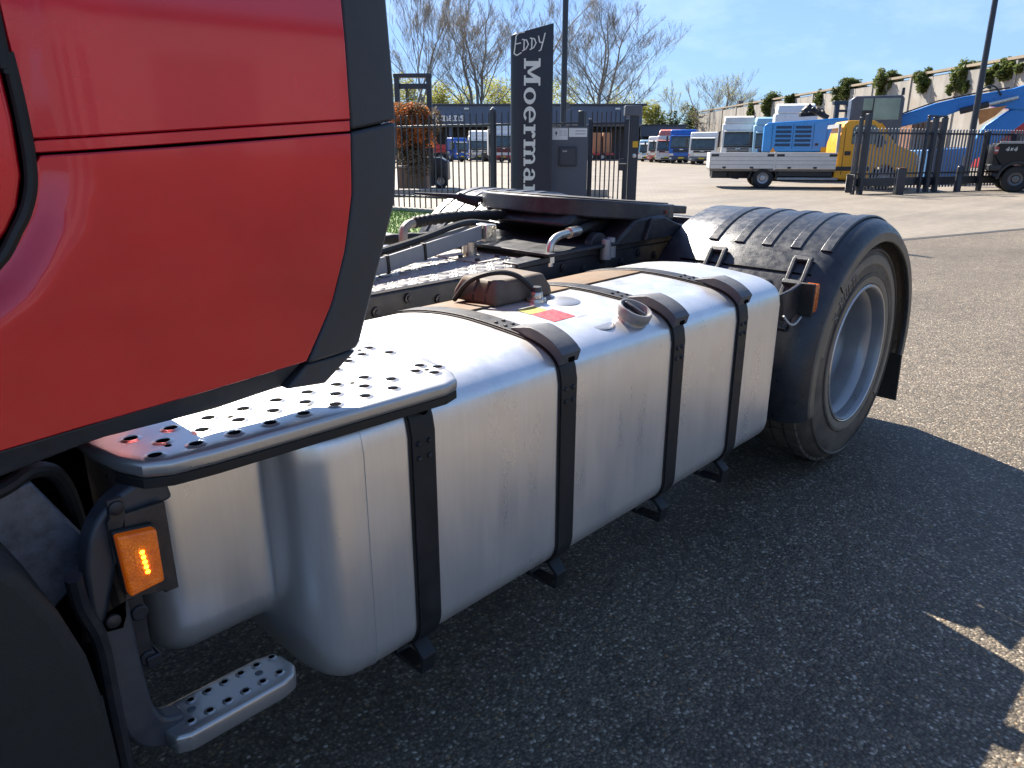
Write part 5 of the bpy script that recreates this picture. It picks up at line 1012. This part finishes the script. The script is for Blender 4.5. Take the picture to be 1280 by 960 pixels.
for u, D_, h, lab in ((1131, 24.4, .80, 'dark steel bollard before the gate, the taller one'), (1205, 26.2, .86, 'dark round topped bollard before the right half of the gate')):
    bo = thing('bollard', lab, 'bollard', at(u, D_), FACE, 'bollards guarding the sliding gate')
    if u < 1200: MB().box(-.13, .13, -.1, .1, 0, h).build('post', DARKM, bo, bevel=.02); MB().box(-.11, .11, -.08, .08, h + .003, h + .03).build('cap', mat('rust_cap', (.25, .12, .06), .7), bo)
    else: MB().lathe([(.11, 0), (.11, h - .08), (.09, h - .03), (.05, h), (0, h)], (0, 0, 0), (0, 0, 1), 18).build('post', DARKM, bo); MB().lathe([(.1105, h - .28), (.113, h - .27), (.113, h - .2), (.1105, h - .19)], (0, 0, 0), (0, 0, 1), 18).build('band', CHAR, bo)
PK = mat('pickup_black', (.006, .007, .009), .4, 0, .1, 3, coat=.15, spec=.3); Dp = 26.2; kx, kz_, KRZ = turned(1243, Dp, -24, 1290)
pk = thing('pickup', 'black pickup with a white off road decal at the gate', 'pickup', at(1243, Dp), KRZ)
ar = arc(kx(1277), .42, .50, 180, 0, 12)
KB = MB().prism([(kx(1243.5), kz_(206)), (kx(1243), kz_(192)), (kx(1246), kz_(181)), (kx(1249), kz_(178.5)), (kx(1300), kz_(178)), (kx(1304), kz_(150)), (kx(1312), kz_(146)), (kx(1360), kz_(146)), (kx(1380), kz_(172)), (kx(1425), kz_(180)), (kx(1430), kz_(215)), (kx(1400), kz_(220)), (kx(1300), kz_(220))] + ar[::-1] + [(kx(1262), kz_(214)), (kx(1246), kz_(213))], 'y', 0, 1.85).build('body', PK, pk, bevel=.04, seg=3)
MB().prism(arc(kx(1277), .42, .58, 180, 0, 14) + arc(kx(1277), .42, .49, 0, 180, 14), 'y', -.06, .05).build('wheel_arch', mat('arch_grey', (.018, .019, .021), .5), pk, bevel=.012)
MB().box(kx(1249), kx(1299), -.02, .04, kz_(179.5), kz_(176.5)).build('bed_rail', LTG, pk, bevel=.01); MB().prism([(kx(1243.5), kz_(193)), (kx(1245), kz_(183)), (kx(1249.5), kz_(184)), (kx(1248.5), kz_(192))], 'y', -.012, .05).build('tail_light', mat('tail_red', (.28, .02, .02), .2, coat=.5), KB); MB().box(kx(1244.4), kx(1248.4), -.016, -.0125, kz_(189), kz_(187)).build('lamp_stripe', CHR, KB)
MB().box(kx(1240.5), kx(1258), -.02, 1.87, kz_(214), kz_(206)).build('rear_bumper', CHAR, pk, bevel=.04)
gl4 = [[[(0, .3), (.05, .3), (.30, .92), (.22, .92)], [(0, .22), (.42, .22), (.42, .34), (.0, .34)], [(.26, 0), (.36, 0), (.36, .7), (.26, .7)]], [[(.5, .1), (.6, .1), (.86, .72), (.76, .72)], [(.5, .72), (.6, .72), (.86, .1), (.76, .1)]], [[(.94, .3), (1.0, .3), (1.24, .92), (1.16, .92)], [(.94, .22), (1.36, .22), (1.36, .34), (.94, .34)], [(1.20, 0), (1.30, 0), (1.30, .7), (1.20, .7)]]]
letters_on(KB, gl4, lambda x, y, o: (kx(1257) + x * .24 + y * .05, -.001 - o * .4, kz_(189) + y * .15), 'decal')
for yy in (.1, 1.75): disc_wheel(pk, (kx(1277), yy, .42), .42, .27, ax=(0, -1, 0), rim=mat('dark_rim', (.12, .12, .125), .35, .5)); disc_wheel(pk, (kx(1390), yy, .42), .42, .27, ax=(0, -1, 0), rim=mat('dark_rim', 0))
# ------------------------------------------------------------------ concrete barrier wall with ivy
CW = mat('barrier_concrete', (.345, .325, .29), .85, 0, .28, 1.1, dust=(.27, .18, .09), dscale=.3, damt=.75, bump=.2, bscale=6, stretch=(1, 1, .14))
wa, wb = at(1345, 40), at(872, 112)
wl = thing('barrier_wall', 'high concrete barrier wall with ivy hanging over its top', 'wall', wa, math.atan2((wb - wa).y, (wb - wa).x)); WL = (wb - wa).length; NP = 26; proto = None
for k in range(NP):
    s_ = WL / NP
    if proto is None: proto = MB().box(.02, s_ - .02, -.15, .15, 0, 6.0).build('wall_panel', CW, wl, bevel=.02)
    else: share(proto, wl, mtx=M.Translation((k * s_, 0, 0)))
    if k % 2 == 0: MB().box(k * s_ - .12, k * s_ + .12, -.22, .22, 0, 6.15).build('pilaster', CW, wl, bevel=.02)
MB().box(0, WL, -.25, .25, 6.16, 6.32).build('coping', mat('coping', (.33, .27, .19), .85, 0, .2, .6), wl)
IV = leaf_mat('ivy_leaves', (.10, .13, .035), (.17, .20, .06), .8)
def wall_pt(u):
    lo, hi = 0, 1
    for _ in range(40):
        m_ = (lo + hi) / 2; p = wa.lerp(wb, m_); uu = 640 + FPX * p.dot(RGT) / (p.dot(FWD) * CT)
        if uu > u: lo = m_
        else: hi = m_
    return wa.lerp(wb, lo), wa.lerp(wb, lo).dot(FWD)
for u, va, vb, pw, lab in ((1243, 74, 98, 22, 'trailing ivy on the wall right of the tall lamp post'), (1190, 80, 116, 16, 'long ivy clump hanging on the wall above the excavator boom'), (1142, 88, 114, 20, 'ivy clump spilling over the wall right of the excavator cab'), (1094, 91, 120, 30, 'large round ivy clump on the wall above the excavator cab'),
                         (1050, 100, 126, 24, 'round ivy clump on the wall beside the square floodlight'), (1018, 114, 130, 9, 'small ivy tuft on the wall above the loader crane'), (986, 119, 134, 7, 'thin ivy strand on the wall above the white truck roof'), (958, 119, 148, 16, 'tall dark ivy column on the wall above the light blue truck'), (935, 128, 150, 9, 'narrow ivy column on the wall beside the far floodlight'), (1222, 88, 108, 12, 'sparse ivy left of the tall lamp post on the wall')):
    p, D_ = wall_pt(u); s_ = D_ * CT / FPX; r_ = pw * s_ / 2
    t = bush('ivy_clump', lab, 'ivy', V((p.x, p.y, 0)) - FWD * .35, r_ * 1.35, .7, zat(vb + 3, D_), zat(va - 1, D_), [(IV, 1, 0)], 4200, .13, int(u), trunk=False, group='ivy clumps on the barrier wall', lump=26, shell=.02); MB().tube([(0, .1, 2), (.1, .1, zat(vb, D_)), (0, .1, zat(va, D_) - .3)], .06, 6).build('stem', BARK, t)
# ------------------------------------------------------------------ bare trees behind the buildings
def bare_tree(label, u, D, top, wpx, seed, split=1, lean=0, thick=.30, levels=5, m=None, start=.28, twl=1.0, leaf=None, name='bare_tree', ups=.55, group='bare trees behind the building'):
    rnd = random.Random(seed); H = zat(top, D); Wd = wpx * D * CT / FPX; t = thing(name, label, 'tree', at(u, D), rnd.uniform(0, 6), group); m = m or BARK; tk, br = MB(), MB(); tips = []
    def grow(p, d, L_, r, lv, out):
        n = 4 if lv < 3 else 3; pts = [p]; q_ = p; dd = d.copy()
        for k in range(n):
            dd = (dd + V((rnd.gauss(0, .13), rnd.gauss(0, .13), rnd.gauss(.03, .07)))).normalized(); q_ = q_ + dd * L_ / n; pts.append(q_)
        r1 = max(.010, r * .55); rs = [r + (r1 - r) * k / n for k in range(n + 1)]
        out.tube(pts, rs, 6 if lv < 2 else 3, caps=False)
        if lv >= levels: tips.append((q_, dd)); return
        nb = rnd.randint(5, 7) if lv < 1 else rnd.randint(3, 4) if lv < 4 else rnd.randint(2, 4)
        for k in range(nb):
            f = rnd.uniform(.30 if lv else start + .05, 1); i_ = min(n - 1, int(f * n)); b0 = pts[i_].lerp(pts[i_ + 1], f * n - i_)
            a = rnd.uniform(0, 6.283); sd = V((math.cos(a), math.sin(a), 0)); nd = (dd * (ups * (.75 if lv < 2 else 1)) + sd * rnd.uniform(.4, .8) * (Wd / H * (1.5 if lv < 2 else 1.0)) + V((0, 0, .12 if lv < 2 else .22))).normalized()
            grow(b0, nd, L_ * rnd.uniform(.45, .66), max(.010, r * (1 - f * .5) * .5), lv + 1, br)
        grow(q_, dd, L_ * .5, r1, lv + 1, br)
    for k in range(split):
        a = k * 6.283 / max(1, split) + seed; d = V((math.cos(a) * .09, math.sin(a) * .09, 1)).normalized() if split > 1 else V((lean, 0, 1)).normalized()
        grow(V((0, 0, 0)) if split == 1 else V((math.cos(a) * .15, math.sin(a) * .15, 0)), d, H * .56, thick if split == 1 else thick * .75, 0, tk)
    tk.build('trunk', m, t, nofix=True, ang=80); br.build('crown', m, t, nofix=True, ang=80)
    if leaf:
        b = MB()
        for q_, dd in tips:
            for _ in range(leaf[1]):
                p = q_ + V((rnd.gauss(0, .25), rnd.gauss(0, .25), rnd.gauss(-.1, .25))); a = V((rnd.gauss(0, 1), rnd.gauss(0, 1), rnd.gauss(0, 1))).normalized(); c = a.orthogonal().normalized(); s_ = leaf[2] * rnd.uniform(.6, 1.4); b.add([p - a * s_, p + c * s_ * .6, p + a * s_, p - c * s_ * .6], [(0, 1, 2, 3)])
        tag(b.build('buds', leaf[0], t, nofix=True), kind='stuff')
    return t
BUD = leaf_mat('bud_brown', (.36, .29, .18), (.44, .37, .22), 1); BUDY = leaf_mat('spring_leaves', (.40, .40, .09), (.50, .45, .16), .6)
bare_tree('slender bare tree nearest the black cab fairing', 508, 116, -40, 46, 11, thick=.22, leaf=(BUD, 1, .055))
bare_tree('second slender bare tree right of the forklift mast', 531, 120, -22, 46, 12, thick=.24, leaf=(BUD, 1, .055))
bare_tree('large bare tree with several stems left of the sign', 594, 112, -6, 104, 13, split=3, thick=.38, leaf=(BUD, 1, .055))
bare_tree('bare tree rising directly behind the tall navy sign', 664, 118, -10, 70, 14, thick=.26, leaf=(BUD, 1, .055))
bare_tree('broad bare tree right of the tall central lamp post', 746, 112, 8, 116, 15, split=3, thick=.36, leaf=(BUD, 1, .055))
bare_tree('small pale leaning tree beyond the right end of the building', 832, 128, 108, 38, 16, thick=.16, m=BARKP, leaf=(BUDY, 1, .10), levels=4)
bare_tree('pale bushy tree in front of the far end of the wall', 897, 112, 96, 52, 17, split=3, thick=.22, m=BARKP, leaf=(BUDY, 1, .07), levels=4)
for i, (u, top, pw, lab) in enumerate(((512, 96, 44, 'yellow green shrub above the roof behind the forklift mast'), (552, 104, 40, 'yellow green shrub above the roof sign lettering'), (578, 110, 34, 'low yellow green shrub left of the large bare tree'), (624, 100, 44, 'yellow green shrub above the roof left of the tall sign'), (700, 98, 44, 'yellow green shrub above the roof behind the lamp post'), (765, 108, 40, 'yellow green shrub above the roof under the broad tree'), (812, 128, 26, 'yellow green shrub right of the building corner'))):
    D_ = 126; r_ = pw * D_ * CT / FPX / 1.5; bush('spring_shrub', lab, 'shrub', at(u, D_), r_, r_ * .8, 1, zat(top, D_), [(BUDY, 1, 0)], 6500, .17, 40 + i, group='spring shrubs behind the building', lump=26, shell=.05)
EV = leaf_mat('evergreen_leaves', (.06, .085, .03), (.10, .13, .045), .6)
for i, (u, top, pw, D_, lab) in enumerate(((824, 150, 18, 122, 'small dark evergreen at the left end of the evergreen group'), (843, 141, 32, 122, 'dark evergreen with a flat top behind the blue truck'), (872, 134, 34, 120, 'tallest dark evergreen behind the low white truck'), (893, 150, 24, 110, 'low dark evergreen at the foot of the pale bushy tree'), (910, 152, 22, 104, 'dark evergreen below the far floodlight'), (930, 154, 22, 98, 'dark evergreen behind the tall white truck roof'))):
    r_ = pw * D_ * CT / FPX / 2; bush('evergreen_tree', lab, 'tree', at(u, D_), r_, r_, .8, zat(top, D_), [(EV, 1, 0)], 4500, .17, 60 + i, group='dark evergreens beyond the yard', lump=14)

# ------------------------------------------------------------------ unseen backdrop added behind the viewer, mirrored in the paint and the aluminium
wh = thing('warehouse', 'pale grey warehouse added behind the viewer for reflections in the red paint', 'building', V((14, -34, 0)), math.radians(8))
MB().box(-30, 26, -14, 0, 0, 6.5).build('wall', mat('warehouse_cladding', (.20, .205, .215), .6, 0, .08, .3), wh); MB().box(-30.4, 26.4, -14.4, .4, 6.503, 6.9).build('roof', mat('roof_dark', 0), wh)
for k in range(6): MB().box(-26 + k * 9, -21.5 + k * 9, .003, .06, .05, 4.4).build('roller_door', mat('door_blue', (.13, .14, .16), .5), wh)
for i, (x, y, h, r_, lab) in enumerate(((34, -26, 9, 3.4, 'green tree added behind the viewer at the warehouse end'), (-24, -27, 8, 3.2, 'green tree added behind the viewer beside the warehouse door'), (46, -20, 7, 2.8, 'low green tree added behind the viewer near the yard edge'))): bush('reflection_tree', lab, 'tree', V((x, y, 0)), r_, r_, 1.2, h, [(EV, 1, 0)], 2500, .3, 90 + i, group='trees added behind the viewer for reflections', lump=14)
